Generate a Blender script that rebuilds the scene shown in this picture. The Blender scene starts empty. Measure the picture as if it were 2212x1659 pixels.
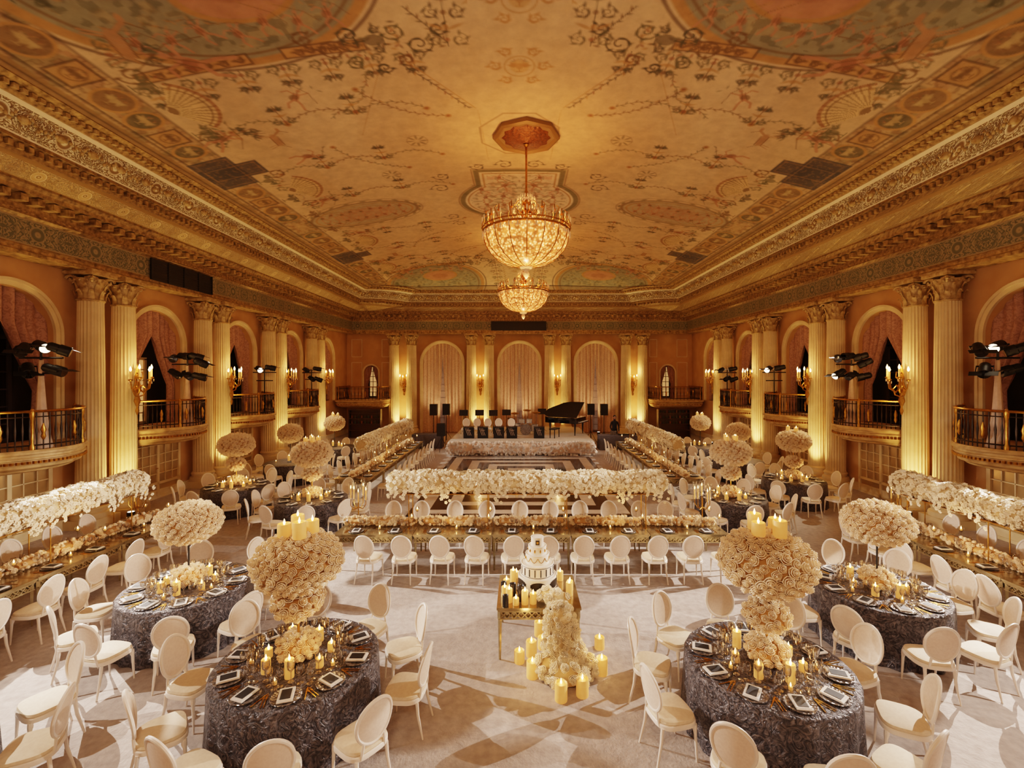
import bpy, math, random
import numpy as np
from mathutils import Vector, Matrix, Euler
random.seed(7); rng=np.random.default_rng(7)
sc=bpy.context.scene
COL=sc.collection
PI=math.pi
def S(r,g,b):
    f=lambda c:(c/255/12.92) if c/255<=0.04045 else ((c/255+0.055)/1.055)**2.4
    return (f(r),f(g),f(b),1.0)
# ------------------------------------------------------------ materials
def _base(name):
    m=bpy.data.materials.new(name); m.use_nodes=True
    nt=m.node_tree; b=nt.nodes['Principled BSDF']
    return m,nt,b
def pm(name,c1,c2=None,scale=5,rough=.5,metal=0,bump=0,emit=None,es=0,tex='noise',thr=(.3,.7),detail=3,dist=0,uv=False,trans=0,bscale=None,coat=0,bd=.05):
    m,nt,b=_base(name)
    b.inputs['Base Color'].default_value=c1
    b.inputs['Roughness'].default_value=rough; b.inputs['Metallic'].default_value=metal
    b.inputs['Transmission Weight'].default_value=trans
    b.inputs['Coat Weight'].default_value=coat
    if emit: b.inputs['Emission Color'].default_value=emit; b.inputs['Emission Strength'].default_value=es
    tc=nt.nodes.new('ShaderNodeTexCoord'); vec=tc.outputs['UV' if uv else 'Object']
    def T(kind,sc_):
        if kind=='noise':
            n=nt.nodes.new('ShaderNodeTexNoise'); n.inputs['Scale'].default_value=sc_; n.inputs['Detail'].default_value=detail; n.inputs['Distortion'].default_value=dist
            nt.links.new(vec,n.inputs['Vector']); return n.outputs['Fac']
        if kind=='voronoi':
            n=nt.nodes.new('ShaderNodeTexVoronoi'); n.inputs['Scale'].default_value=sc_
            nt.links.new(vec,n.inputs['Vector']); return n.outputs['Distance']
        if kind=='wave':
            n=nt.nodes.new('ShaderNodeTexWave'); n.inputs['Scale'].default_value=sc_; n.inputs['Distortion'].default_value=dist; n.inputs['Detail'].default_value=detail
            nt.links.new(vec,n.inputs['Vector']); return n.outputs['Fac']
    if c2:
        o=T(tex,scale); r=nt.nodes.new('ShaderNodeValToRGB')
        r.color_ramp.elements[0].position=thr[0]; r.color_ramp.elements[1].position=thr[1]
        r.color_ramp.elements[0].color=c1; r.color_ramp.elements[1].color=c2
        nt.links.new(o,r.inputs['Fac']); nt.links.new(r.outputs['Color'],b.inputs['Base Color'])
    if bump:
        o=T(tex,bscale or scale); bn=nt.nodes.new('ShaderNodeBump'); bn.inputs['Strength'].default_value=bump; bn.inputs['Distance'].default_value=bd
        nt.links.new(o,bn.inputs['Height']); nt.links.new(bn.outputs['Normal'],b.inputs['Normal'])
    return m
M={}
M['chairwhite']=pm('chair_white_lacquer',S(238,228,218),S(228,216,206),3,.35)
M['chairpad']=pm('chair_pad_cream',S(228,210,194),S(218,198,182),40,.8)
M['seat']=pm('seat_cushion_ivory',S(226,208,182),S(216,196,170),30,.7)
M['carpet']=pm('carpet_ivory',S(188,177,171),S(162,151,145),10,.95,bump=.25,detail=8,thr=(.3,.7),bscale=30)
M['wall']=pm('wall_ochre_plaster',S(198,156,108),S(180,138,92),1.5,.8)
M['wallcream']=pm('wall_cream_paint',S(204,178,138),S(188,162,122),1.2,.7)
M['balcony']=pm('balcony_gilded_cream',S(208,176,124),S(164,130,82),5,.55,bump=.3)
M['outer']=pm('alcove_dark_backing',S(64,42,30),S(50,34,24),2,.9)  # dark colour stands in for the unlit rooms behind the openings
M['column']=pm('column_cream_stone',S(222,200,160),S(204,182,140),2.5,.6)
M['capital']=pm('capital_gilded_stone',S(202,176,126),S(144,112,66),9,.5,bump=.3,tex='noise')
M['gold']=pm('gilded_metal',S(200,150,70),S(150,105,45),12,.32,1)
M['goldpaint']=pm('gilded_plaster',S(198,164,108),S(112,86,50),9,.5,.2,bump=.5,detail=4)
M['darkgold']=pm('dark_gilt_plaster',S(172,138,88),S(92,68,40),9,.5,.2,bump=.5,uv=True)  # deeper gilt tone for the cornice and dentil mouldings
M['copper']=pm('bronze_gilt_canopy',S(140,84,46),S(84,48,28),14,.45,.4,bump=.5)
M['curtain']=pm('curtain_mauve_damask',S(172,130,112),S(148,108,92),9,.7,detail=1,dist=2,thr=(.44,.58))
M['curtainfar']=pm('curtain_beige_taupe',S(216,186,160),S(198,166,140),7,.7,detail=1,dist=2,thr=(.42,.6))
M['iron']=pm('wrought_iron_dark',S(40,32,26),S(62,46,30),10,.45,.7)
M['black']=pm('black_matte_metal',S(18,17,18),S(28,26,26),10,.5,.2)
M['blackgloss']=pm('black_piano_lacquer',S(8,8,9),S(12,12,13),3,.08,0,coat=1)
M['blackcard']=pm('black_card',S(20,20,24),S(30,30,34),10,.6)
M['linen']=pm('napkin_white_linen',S(238,234,230),S(226,220,216),60,.85)
M['cloth']=pm('tablecloth_pewter_damask',S(54,52,58),S(108,102,105),10,.36,.35,detail=3,dist=3.2,thr=(.42,.62),bump=.9,bscale=10,bd=.05)
M['greycloth']=pm('plain_grey_cloth',S(96,92,100),S(80,76,84),20,.8)
M['silver']=pm('silver_charger',S(160,154,152),S(110,104,102),30,.3,.8,bump=.4,tex='voronoi')
M['cutlery']=pm('gold_cutlery',S(220,170,90),S(200,150,70),8,.25,1)
M['mirror']=pm('antique_mirror_gold',S(190,172,134),S(150,132,96),6,.16,.8)
M['lattice']=pm('champagne_metal_lattice',S(190,174,138),S(150,134,100),9,.3,.8)
M['rose']=pm('rose_ivory_petals',S(252,232,202),S(248,220,182),9,.7)
M['rosecore']=pm('rose_core_shade',S(196,150,96),S(172,128,78),14,.9)  # core ellipsoid colour; darker tone paints the shade in gaps between roses
M['orchid']=pm('orchid_white_petals',S(252,240,216),S(248,230,198),9,.6)
M['orchidcore']=pm('orchid_core',S(224,198,154),S(206,178,132),14,.9)  # filler core behind the blooms, toned darker than the petals
M['blush']=pm('blush_white_petals',S(252,244,238),S(248,236,230),6,.7)
M['blushcore']=pm('blush_core',S(230,208,194),S(220,196,182),14,.9)  # filler core of the flower bank, slightly darker than its petals
M['wax']=pm('candle_wax_ivory',S(236,188,116),S(226,172,98),8,.5,emit=(1,.42,.1,1),es=.35)  # even emission stands in for flame light glowing through the wax
M['blackwax']=pm('candle_wax_black',S(20,18,18),S(30,26,24),8,.4)
M['flame']=pm('flame_glow',S(255,220,150),emit=(1,.56,.2,1),es=20)
M['bulb']=pm('lit_lens',S(255,240,220),emit=(1,.78,.52,1),es=9)
M['icing']=pm('icing_white',S(240,232,220),S(232,222,208),8,.5)
M['pane_lit']=pm('window_pane_lit',S(230,180,110),S(200,130,70),2,.3,emit=(1,.5,.18,1),es=.5)
M['pane_dark']=pm('window_pane_dark',S(26,18,14),S(40,26,18),2,.15)
M['pane_far']=pm('window_pane_dusk',S(180,146,122),S(150,116,94),2,.5,emit=(1,.6,.4,1),es=.06)
M['mirrorpane']=pm('mirror_pane',S(196,168,124),S(156,128,88),1.5,.22,.4)
M['wood']=pm('bar_walnut',S(92,56,32),S(60,36,22),6,.4,tex='wave',dist=3)
M['bottle']=pm('bottle_glass_green',S(40,60,34),S(60,70,34),5,.15)
M['amberbottle']=pm('bottle_glass_amber',S(150,84,30),S(120,64,24),5,.15)
M['stage']=pm('stage_white_top',S(206,196,184),S(190,180,168),4,.6)
M['drape']=pm('stand_drape_white',S(202,174,152),S(182,154,134),9,.7)
M['skin']=pm('skin',S(170,120,92),S(160,110,84),8,.6)
M['suit']=pm('dark_suit_cloth',S(22,22,28),S(30,30,36),20,.8)
M['hair']=pm('dark_hair',S(22,16,12),S(34,24,18),30,.6)
M['drum']=pm('drum_shell_pearl',S(200,190,180),S(170,160,150),8,.25,.3)
M['cymbal']=pm('cymbal_brass',S(210,170,80),S(180,140,60),10,.25,1)
M['screen']=pm('laptop_screen_glow',S(180,190,210),emit=(.7,.75,1,1),es=1.2)
def ornament(name,ground,relief,accent,period,vmax,thr=.5,bump=1.0,freq=7):
    m,nt,b=_base(name); L=nt.links.new
    tc=nt.nodes.new('ShaderNodeTexCoord'); sp=nt.nodes.new('ShaderNodeSeparateXYZ'); L(tc.outputs['UV'],sp.inputs[0])
    def mt(op,a,bb=None,cc=None):
        n=nt.nodes.new('ShaderNodeMath'); n.operation=op
        for i,x in enumerate((a,bb,cc)):
            if x is None: continue
            if isinstance(x,(int,float)): n.inputs[i].default_value=x
            else: L(x,n.inputs[i])
        return n.outputs[0]
    pp=mt('PINGPONG',sp.outputs[0],period/2); vv=mt('SUBTRACT',sp.outputs[1],vmax/2)
    cx=nt.nodes.new('ShaderNodeCombineXYZ'); L(pp,cx.inputs[0]); L(mt('ABSOLUTE',vv),cx.inputs[1])
    w1=nt.nodes.new('ShaderNodeTexNoise'); w1.inputs['Scale'].default_value=freq; w1.inputs['Detail'].default_value=1.2; w1.inputs['Distortion'].default_value=1.6; L(cx.outputs[0],w1.inputs['Vector'])
    r=mt('SQRT',mt('ADD',mt('MULTIPLY',pp,pp),mt('MULTIPLY',vv,vv)))
    ros=mt('SINE',mt('MULTIPLY',r,42/max(vmax,.3)*.6)); rosm=mt('LESS_THAN',r,vmax*.3)
    bands=mt('SINE',mt('MULTIPLY',w1.outputs['Fac'],30))
    f=mt('ADD',mt('MULTIPLY',bands,mt('SUBTRACT',1,rosm)),mt('MULTIPLY',ros,rosm))
    f=mt('ADD',mt('MULTIPLY',f,.5),.5)
    edge=mt('GREATER_THAN',mt('ABSOLUTE',vv),vmax*.44)
    f=mt('MAXIMUM',f,edge)
    rp=nt.nodes.new('ShaderNodeValToRGB'); e=rp.color_ramp.elements; e[0].position=max(0,thr-.22); e[0].color=ground; e[1].position=thr+.18; e[1].color=relief
    x=e.new(min(.99,thr+.4)); x.color=accent; L(f,rp.inputs['Fac']); L(rp.outputs['Color'],b.inputs['Base Color'])
    bn=nt.nodes.new('ShaderNodeBump'); bn.inputs['Strength'].default_value=bump; bn.inputs['Distance'].default_value=.03; L(f,bn.inputs['Height']); L(bn.outputs['Normal'],b.inputs['Normal'])
    b.inputs['Roughness'].default_value=.6; return m
M['frieze']=ornament('frieze_green_arabesque',S(96,98,78),S(138,128,98),S(152,138,106),1.5,.6,.55,.3,6)
M['cove']=ornament('cove_ivory_relief',S(140,112,74),S(224,206,170),S(238,226,198),1.3,.62,.42,.9,8)
M['soffit']=ornament('soffit_gold_relief',S(192,158,108),S(226,204,162),S(146,112,66),1.1,.52,.55,.8,8)
def glassmat():
    m=bpy.data.materials.new('clear_glass'); m.use_nodes=True; nt=m.node_tree
    nt.nodes.clear(); o=nt.nodes.new('ShaderNodeOutputMaterial')
    t=nt.nodes.new('ShaderNodeBsdfTransparent'); t.inputs[0].default_value=(.93,.9,.86,1)
    g=nt.nodes.new('ShaderNodeBsdfGlossy'); g.inputs['Roughness'].default_value=.08
    lw=nt.nodes.new('ShaderNodeLayerWeight'); lw.inputs[0].default_value=.48
    mx=nt.nodes.new('ShaderNodeMixShader')
    nt.links.new(lw.outputs['Facing'],mx.inputs[0]); nt.links.new(t.outputs[0],mx.inputs[1]); nt.links.new(g.outputs[0],mx.inputs[2]); nt.links.new(mx.outputs[0],o.inputs[0])
    return m
M['glass']=glassmat()
def crystal():
    m,nt,b=_base('lit_crystal_beads')
    tc=nt.nodes.new('ShaderNodeTexCoord'); v=nt.nodes.new('ShaderNodeTexVoronoi'); v.inputs['Scale'].default_value=14
    nt.links.new(tc.outputs['Object'],v.inputs['Vector'])
    r=nt.nodes.new('ShaderNodeValToRGB'); e=r.color_ramp.elements
    e[0].position=.05; e[0].color=(1,.52,.2,1); e[1].position=.6; e[1].color=(.3,.07,.012,1)
    x=e.new(.25); x.color=(1,.3,.07,1)
    nt.links.new(v.outputs['Distance'],r.inputs['Fac'])
    n=nt.nodes.new('ShaderNodeTexNoise'); n.inputs['Scale'].default_value=6
    nt.links.new(tc.outputs['Object'],n.inputs['Vector'])
    mr=nt.nodes.new('ShaderNodeMapRange'); mr.inputs[1].default_value=.38; mr.inputs[2].default_value=.68; mr.inputs[3].default_value=1.1; mr.inputs[4].default_value=5
    nt.links.new(n.outputs['Fac'],mr.inputs[0])
    nt.links.new(r.outputs['Color'],b.inputs['Emission Color']); nt.links.new(mr.outputs[0],b.inputs['Emission Strength'])
    b.inputs['Base Color'].default_value=S(200,130,70); b.inputs['Roughness'].default_value=.25
    return m
M['crystal']=crystal()
M['crystalclear']=pm('crystal_drops',S(225,185,140),S(170,120,70),20,.15,.3,emit=(1,.5,.2,1),es=.25)
def dance():
    m,nt,b=_base('dance_floor_bands')
    tc=nt.nodes.new('ShaderNodeTexCoord'); sp=nt.nodes.new('ShaderNodeSeparateXYZ'); nt.links.new(tc.outputs['Object'],sp.inputs[0])
    def mth(op,a,bb=None):
        n=nt.nodes.new('ShaderNodeMath'); n.operation=op
        for i,x in enumerate((a,bb)):
            if x is None: continue
            if isinstance(x,(int,float)): n.inputs[i].default_value=x
            else: nt.links.new(x,n.inputs[i])
        return n.outputs[0]
    ax=mth('SUBTRACT',3.35,mth('ABSOLUTE',sp.outputs[0])); ay=mth('SUBTRACT',4.75,mth('ABSOLUTE',sp.outputs[1]))
    d=mth('MINIMUM',ax,ay); fr=mth('FRACT',mth('DIVIDE',mth('ADD',d,.28),.86)); st=mth('GREATER_THAN',fr,.55)
    n=nt.nodes.new('ShaderNodeTexNoise'); n.inputs['Scale'].default_value=3; n.inputs['Detail'].default_value=6; n.inputs['Distortion'].default_value=1
    nt.links.new(tc.outputs['Object'],n.inputs['Vector'])
    r=nt.nodes.new('ShaderNodeValToRGB'); r.color_ramp.elements[0].color=S(206,194,184); r.color_ramp.elements[1].color=S(236,228,218); r.color_ramp.elements[0].position=.4
    nt.links.new(n.outputs['Fac'],r.inputs['Fac'])
    mx=nt.nodes.new('ShaderNodeMix'); mx.data_type='RGBA'
    nt.links.new(st,mx.inputs[0]); mx.inputs[6].default_value=S(14,12,13); nt.links.new(r.outputs['Color'],mx.inputs[7])
    nt.links.new(mx.outputs[2],b.inputs['Base Color']); b.inputs['Roughness'].default_value=.12
    return m
M['dance']=dance()
# ------------------------------------------------------------ mesh builder
class MB:
    def __init__(s): s.v=[]; s.f=[]; s.m=[]; s.n=0
    def add(s,v,f,mi=0):
        v=np.asarray(v,dtype=float).reshape(-1,3); s.v.append(v)
        n=s.n; s.f.extend([tuple(i+n for i in q) for q in f]); s.m.extend([mi]*len(f)); s.n+=len(v); return s
    def box(s,c,d,mi=0,R=None):
        x,y,z=[k/2 for k in d]
        v=np.array([(-x,-y,-z),(x,-y,-z),(x,y,-z),(-x,y,-z),(-x,-y,z),(x,-y,z),(x,y,z),(-x,y,z)])
        if R is not None: v=v@np.array(Euler(R).to_matrix()).T
        return s.add(v+np.array(c),[(0,3,2,1),(4,5,6,7),(0,1,5,4),(1,2,6,5),(2,3,7,6),(3,0,4,7)],mi)
    def lathe(s,pr,n=16,c=(0,0,0),mi=0,sx=1,sy=1,cap=True,mod=None):
        v=[];f=[]
        for j,(r,z) in enumerate(pr):
            for i in range(n):
                a=2*PI*i/n; rr=r*(mod(a,j) if mod else 1)
                v.append((c[0]+rr*math.cos(a)*sx,c[1]+rr*math.sin(a)*sy,c[2]+z))
        for j in range(len(pr)-1):
            for i in range(n):
                k=(i+1)%n; f.append((j*n+i,j*n+k,(j+1)*n+k,(j+1)*n+i))
        if cap:
            if pr[0][0]>1e-4: f.append(tuple(range(n-1,-1,-1)))
            if pr[-1][0]>1e-4: f.append(tuple((len(pr)-1)*n+i for i in range(n)))
        return s.add(v,f,mi)
    def tube(s,p,r,n=8,mi=0,closed=False,sq=1):
        p=[Vector(q) for q in p]; L=len(p); rs=r if isinstance(r,(list,tuple)) else [r]*L
        v=[];f=[]; up=None
        for i in range(L):
            if closed: t=p[(i+1)%L]-p[i-1]
            else: t=(p[min(i+1,L-1)]-p[max(i-1,0)])
            t.normalize()
            if up is None:
                up=Vector((0,0,1)) if abs(t.z)<.9 else Vector((1,0,0))
            a=t.cross(up).normalized(); b=a.cross(t).normalized(); up=b
            for k in range(n):
                g=2*PI*k/n; v.append(p[i]+a*math.cos(g)*rs[i]+b*math.sin(g)*rs[i]*sq)
        for i in range(L if closed else L-1):
            j=(i+1)%L
            for k in range(n):
                l=(k+1)%n; f.append((i*n+k,i*n+l,j*n+l,j*n+k))
        if not closed: f.append(tuple(range(n-1,-1,-1))); f.append(tuple((L-1)*n+k for k in range(n)))
        return s.add([tuple(q) for q in v],f,mi)
    def ell(s,c,r,mi=0,n=12,m=8):
        pr=[(max(1e-5,math.sin(PI*j/m)),-math.cos(PI*j/m)) for j in range(m+1)]
        v=[];f=[]
        for (a,z) in pr:
            for i in range(n):
                g=2*PI*i/n; v.append((c[0]+r[0]*a*math.cos(g),c[1]+r[1]*a*math.sin(g),c[2]+r[2]*z))
        for j in range(m):
            for i in range(n):
                k=(i+1)%n; f.append((j*n+i,j*n+k,(j+1)*n+k,(j+1)*n+i))
        return s.add(v,f,mi)
    def merge(s,o,off=0,T=None):
        v=np.concatenate(o.v)
        if T is not None: v=np.array([tuple(T@Vector(q)) for q in v])
        n=s.n; s.v.append(v); s.f.extend([tuple(i+n for i in q) for q in o.f]); s.m.extend([i+off for i in o.m]); s.n+=len(v); return s
    def mesh(s,name,mats,smooth=True,ang=.7):
        me=bpy.data.meshes.new(name); me.from_pydata(np.concatenate(s.v).tolist(),[],s.f)
        for k in (mats if isinstance(mats,(list,tuple)) else [mats]): me.materials.append(M[k] if isinstance(k,str) else k)
        me.polygons.foreach_set('material_index',s.m)
        if smooth:
            me.shade_smooth(); me.set_sharp_from_angle(angle=ang)
        me.update(); return me
def obj(name,me,loc=(0,0,0),rot=(0,0,0),parent=None,label=None,cat=None,group=None,kind=None,scale=None):
    o=bpy.data.objects.new(name,me); o.location=loc; o.rotation_euler=rot
    if scale is not None: o.scale=scale if isinstance(scale,(tuple,list)) else (scale,)*3
    COL.objects.link(o)
    if parent: o.parent=parent
    if label: o['label']=label
    if cat: o['category']=cat
    if group: o['group']=group
    if kind: o['kind']=kind
    return o
def P(name,label,cat,parts=None,mesh=None): return dict(name=name,label=label,cat=cat,parts=parts,mesh=mesh)
def put(p,loc,rz=0,label=None,group=None,scale=None,rot=None):
    r=rot or (0,0,rz)
    o=obj(p['name'],p['mesh'],loc,r,label=label or p['label'],cat=p['cat'],group=group,scale=scale)
    for q in (p['parts'] or []):
        c=obj(q[0],q[1],q[2] if len(q)>2 else (0,0,0),parent=o,label=q[3] if len(q)>3 else None)
        if len(q)>4:
            for s in q[4]: obj(s[0],s[1],s[2],parent=c)
    return o
def struct(name,me,label,loc=(0,0,0),rot=(0,0,0)):
    return obj(name,me,loc,rot,label=label,kind='structure',cat=name.split('_')[0])
def W(side,s,z,n):
    if side=='left': return (-12+n,s,z)
    if side=='right': return (12-n,s,z)
    return (s,32.2-n,z)
YB=-4.0
# ------------------------------------------------------------ room shell
PAIRS=[8.6,13.05,17.5,21.95,26.4]
BAYS=[10.82,15.28,19.72,24.18,28.6]
def wallmesh(side,s0,s1,z0,z1,arches,mat):
    mb=MB(); 
    def q(a,b,c,d): mb.add([W(side,*a),W(side,*b),W(side,*c),W(side,*d)],[(0,1,2,3)])
    cur=s0
    for (c,r,zb,zs) in arches:
        q((cur,z0,0),(c-r,z0,0),(c-r,z1,0),(cur,z1,0))
        if zb>z0: q((c-r,z0,0),(c+r,z0,0),(c+r,zb,0),(c-r,zb,0))
        N=24; pts=[(c-r*math.cos(PI*k/N),zs+r*math.sin(PI*k/N)) for k in range(N+1)]
        for a,b in zip(pts[:-1],pts[1:]): q((a[0],a[1],0),(b[0],b[1],0),(b[0],z1,0),(a[0],z1,0))
        path=[(c-r,zb)]+pts+[(c+r,zb)]
        for a,b in zip(path,path[1:]+path[:1]): q((a[0],a[1],0),(b[0],b[1],0),(b[0],b[1],-.5),(a[0],a[1],-.5))
        cur=c+r
    q((cur,z0,0),(s1,z0,0),(s1,z1,0),(cur,z1,0))
    return mb.mesh('wall',[mat],True,.5)
sidearch=[(c,1.1,2.42,5.1) for c in BAYS]
for sd in ('left','right'):
    struct('wall_'+sd,wallmesh(sd,YB,32.2,0,8.2,[(6.3,1.1,2.42,5.1)]+sidearch,'wall'),'ochre plaster wall with arched alcoves over balconies')
farch=[(-5.35,1.35,.02,4.88),(0,1.35,.02,4.88),(5.3,1.35,.02,4.88)]
fa=[(-10.3,.5,2.42,4.2)]+farch+[(10.3,.5,2.42,4.2)]
struct('wall_far',wallmesh('far',-12,12,0,8.2,fa,'wall'),'ochre end wall with three tall arched windows')
mb=MB(); mb.box((0,YB-.1,6),(24.4,.2,12)); struct('wall_back',mb.mesh('wb',['wall'],False),'plain ochre plaster wall')
for sd in ('left','right'):
    x=-12.95 if sd=='left' else 12.95
    mb=MB(); mb.box((x,14,4.1),(.1,37.5,8.6)); struct('wall_%s_outer'%sd,mb.mesh('wo',['outer'],False),'dark backing wall behind the alcoves')
mb=MB(); mb.box((0,33.2,4.1),(26,.1,8.6)); struct('wall_far_outer',mb.mesh('wo',['outer'],False),'dark backing wall behind the tall windows')
mb=MB(); mb.box((0,14.2,-.05),(26,38,.1)); struct('floor',mb.mesh('fl',['carpet'],False),'ivory carpeted ballroom floor')
def path(i,w):
    a=12-i; e=31.75-.25*i; cx=2.7*w+.001; cy=1.55*w+.001
    pts=[(-a,YB),(-a,e-cy)]
    for t in (0.25,.5,.75):
        b=.45*w*math.sin(PI*t); pts.append((-a+cx*t+b*.5,e-cy+cy*t-b*.87))
    pts+=[(-a+cx,e),(a-cx,e)]
    for t in (.75,.5,.25):
        b=.45*w*math.sin(PI*t); pts.append((a-cx*t-b*.5,e-cy+cy*t-b*.87))
    pts+=[(a,e-cy),(a,YB)]
    return pts
def band(name,prof,mat,label,ang=.5):
    v=[];f=[];uv=[]
    rows=[path(i,w) for (i,z,w) in prof]; K=len(rows[0])
    vv=0
    for ri,(r,(i,z,w)) in enumerate(zip(rows,prof)):
        L=0
        for k,p in enumerate(r):
            if k: L+=math.dist(p,r[k-1])
            v.append((p[0],p[1],z)); uv.append((L,vv))
        if ri<len(prof)-1: vv+=math.dist(prof[ri][:2],prof[ri+1][:2])
    for j in range(len(rows)-1):
        for k in range(K-1): f.append((j*K+k,j*K+k+1,(j+1)*K+k+1,(j+1)*K+k))
    me=bpy.data.meshes.new(name); me.from_pydata(v,[],f); ul=me.uv_layers.new(name='UVMap')
    for l in me.loops: ul.data[l.index].uv=uv[l.vertex_index]
    me.materials.append(M[mat]); me.shade_smooth(); me.set_sharp_from_angle(angle=ang)
    return struct(name,me,label)
band('trim_1',[(.0,6.85,0),(.62,6.85,0),(.62,6.93,0),(.56,6.97,0),(.56,7.03,0),(.6,7.06,0),(.56,7.1,0)],'goldpaint','gilded architrave moulding under the frieze')
band('trim_2',[(.56,7.1,0),(.56,7.7,0)],'frieze','green arabesque painted frieze')
band('trim_3',[(.56,7.7,0),(.66,7.76,0),(.64,7.86,0),(.7,8.12,0),(.98,8.16,0),(1.0,8.25,0),(1.07,8.33,0),(1.07,8.38,0)],'darkgold','projecting gilded cornice')
band('trim_4',[(1.07,8.38,0),(1.2,8.4,.3),(1.5,8.62,.7),(1.55,8.68,.8)],'soffit','ornate gold relief soffit band')
band('trim_5',[(1.55,8.68,.8),(1.62,8.66,.85),(1.66,8.75,.9),(1.64,8.85,.9),(1.76,8.9,1),(1.76,8.97,1)],'darkgold','gilded dentil moulding')
band('trim_6',[(1.76,8.97,1),(1.82,9.15,1),(1.95,9.38,1),(2.1,9.55,1)],'cove','cove with ivory plaster relief ornament')
band('trim_7',[(2.1,9.55,1),(2.18,9.53,1),(2.25,9.6,1),(2.22,9.68,1),(2.36,9.7,1),(2.46,9.76,1),(2.42,9.86,1),(2.3,9.9,1)],'goldpaint','rope moulding framing the painted ceiling')
def dentils(name,i,z,w,size,step,label,mat='goldpaint'):
    mb=MB(); pts=path(i,w)
    for a,b in zip(pts[:-1],pts[1:]):
        L=math.dist(a,b); n=int(L/step)
        if n<1: continue
        an=math.atan2(b[1]-a[1],b[0]-a[0])
        for k in range(n):
            t=(k+.5)/n; mb.box((a[0]+(b[0]-a[0])*t,a[1]+(b[1]-a[1])*t,z),size,0,(0,0,an))
    struct(name,mb.mesh(name,[mat],False),label)
dentils('trim_8',.82,8.05,0,(.16,.3,.15),.36,'row of gilded modillion blocks')
dentils('trim_9',.62,7.8,0,(.07,.06,.09),.15,'fine gilded dentil row')
dentils('trim_10',1.68,8.8,.9,(.1,.1,.12),.2,'upper gilded dentil row')
dentils('trim_11',2.3,9.63,1,(.1,.09,.09),.17,'beaded rope moulding','capital')
mb=MB(); pts=path(1.93,1)
for a,b in zip(pts[:-1],pts[1:]):
    L=math.dist(a,b); n=max(1,int(L/.75)); dx,dy=(b[0]-a[0])/L,(b[1]-a[1])/L
    for k in range(n):
        t=(k+.5)/n; x,y=a[0]+(b[0]-a[0])*t,a[1]+(b[1]-a[1])*t
        mb.ell((x,y,9.26),(.09,.09,.09),0,8,6)
        for s in (-1,1):
            for q in range(5):
                u=.1+q*.06; mb.ell((x+dx*s*u,y+dy*s*u,9.26+.09*math.sin(q*1.5)),(.035,.035,.045),0,6,4)
struct('trim_12',mb.mesh('cs',['capital'],True,2),'raised plaster rosettes and scrolls along the cove')
# ------------------------------------------------------------ painted ceiling
CELL=.03
NU=int(9.75/CELL)+2; NV=int(23.2/CELL)+2
U,V=np.meshgrid(np.arange(NU)*CELL,np.arange(NV)*CELL,indexing='xy')
C=np.zeros((NV,NU,3)); lin=lambda r,g,b: np.array(S(r,g,b)[:3])
BASE=lin(226,200,164)
C[:]=BASE
def blend(mask,col,a=1.0):
    m=np.clip(mask,0,1)[...,None]*a; C[:]=C*(1-m)+np.asarray(col)*m
def sm(x,w): return np.clip(.5-x/w,0,1)
GRN=lin(106,106,78); DGR=lin(82,84,64); TEAL=lin(134,138,116); OCH=lin(188,144,92); BRN=lin(120,92,62); RED=lin(152,98,70); BLU=lin(70,70,74); PNK=lin(196,142,110); CRM=lin(236,216,186); DRK=lin(68,52,40)
def smooth_noise(shape,cells,seed):
    r=np.random.default_rng(seed); g=r.random((shape[0]//cells+3,shape[1]//cells+3))
    y=np.arange(shape[0])/cells; x=np.arange(shape[1])/cells
    yi=y.astype(int); xi=x.astype(int); fy=(y-yi)[:,None]; fx=(x-xi)[None,:]
    fy=fy*fy*(3-2*fy); fx=fx*fx*(3-2*fx)
    a=g[yi][:,xi]; b=g[yi][:,xi+1]; c=g[yi+1][:,xi]; d=g[yi+1][:,xi+1]
    return a*(1-fy)*(1-fx)+b*(1-fy)*fx+c*fy*(1-fx)+d*fy*fx
n1=smooth_noise((NV,NU),54,1); n2=smooth_noise((NV,NU),8,2); n3=smooth_noise((NV,NU),4,5); n4=smooth_noise((NV,NU),2,9)
blend(n1,lin(210,180,140),.5)
def ell(cu,cv,ru,rv): return np.sqrt(((U-cu)/ru)**2+((V-cv)/rv)**2)
def efill(cu,cv,ru,rv,col,a=1): d=(ell(cu,cv,ru,rv)-1)*min(ru,rv); blend(sm(d,.05),col,a)
def ering(cu,cv,ru,rv,w,col,a=1): d=np.abs(ell(cu,cv,ru,rv)-1)*min(ru,rv)-w/2; blend(sm(d,.04),col,a)
def rfill(u0,u1,v0,v1,col,a=1):
    d=np.maximum(np.maximum(u0-U,U-u1),np.maximum(v0-V,V-v1)); blend(sm(d,.04),col,a)
def rring(u0,u1,v0,v1,w,col,a=1):
    d=np.maximum(np.maximum(u0-U,U-u1),np.maximum(v0-V,V-v1)); blend(sm(np.abs(d)-w/2,.04),col,a)
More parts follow.
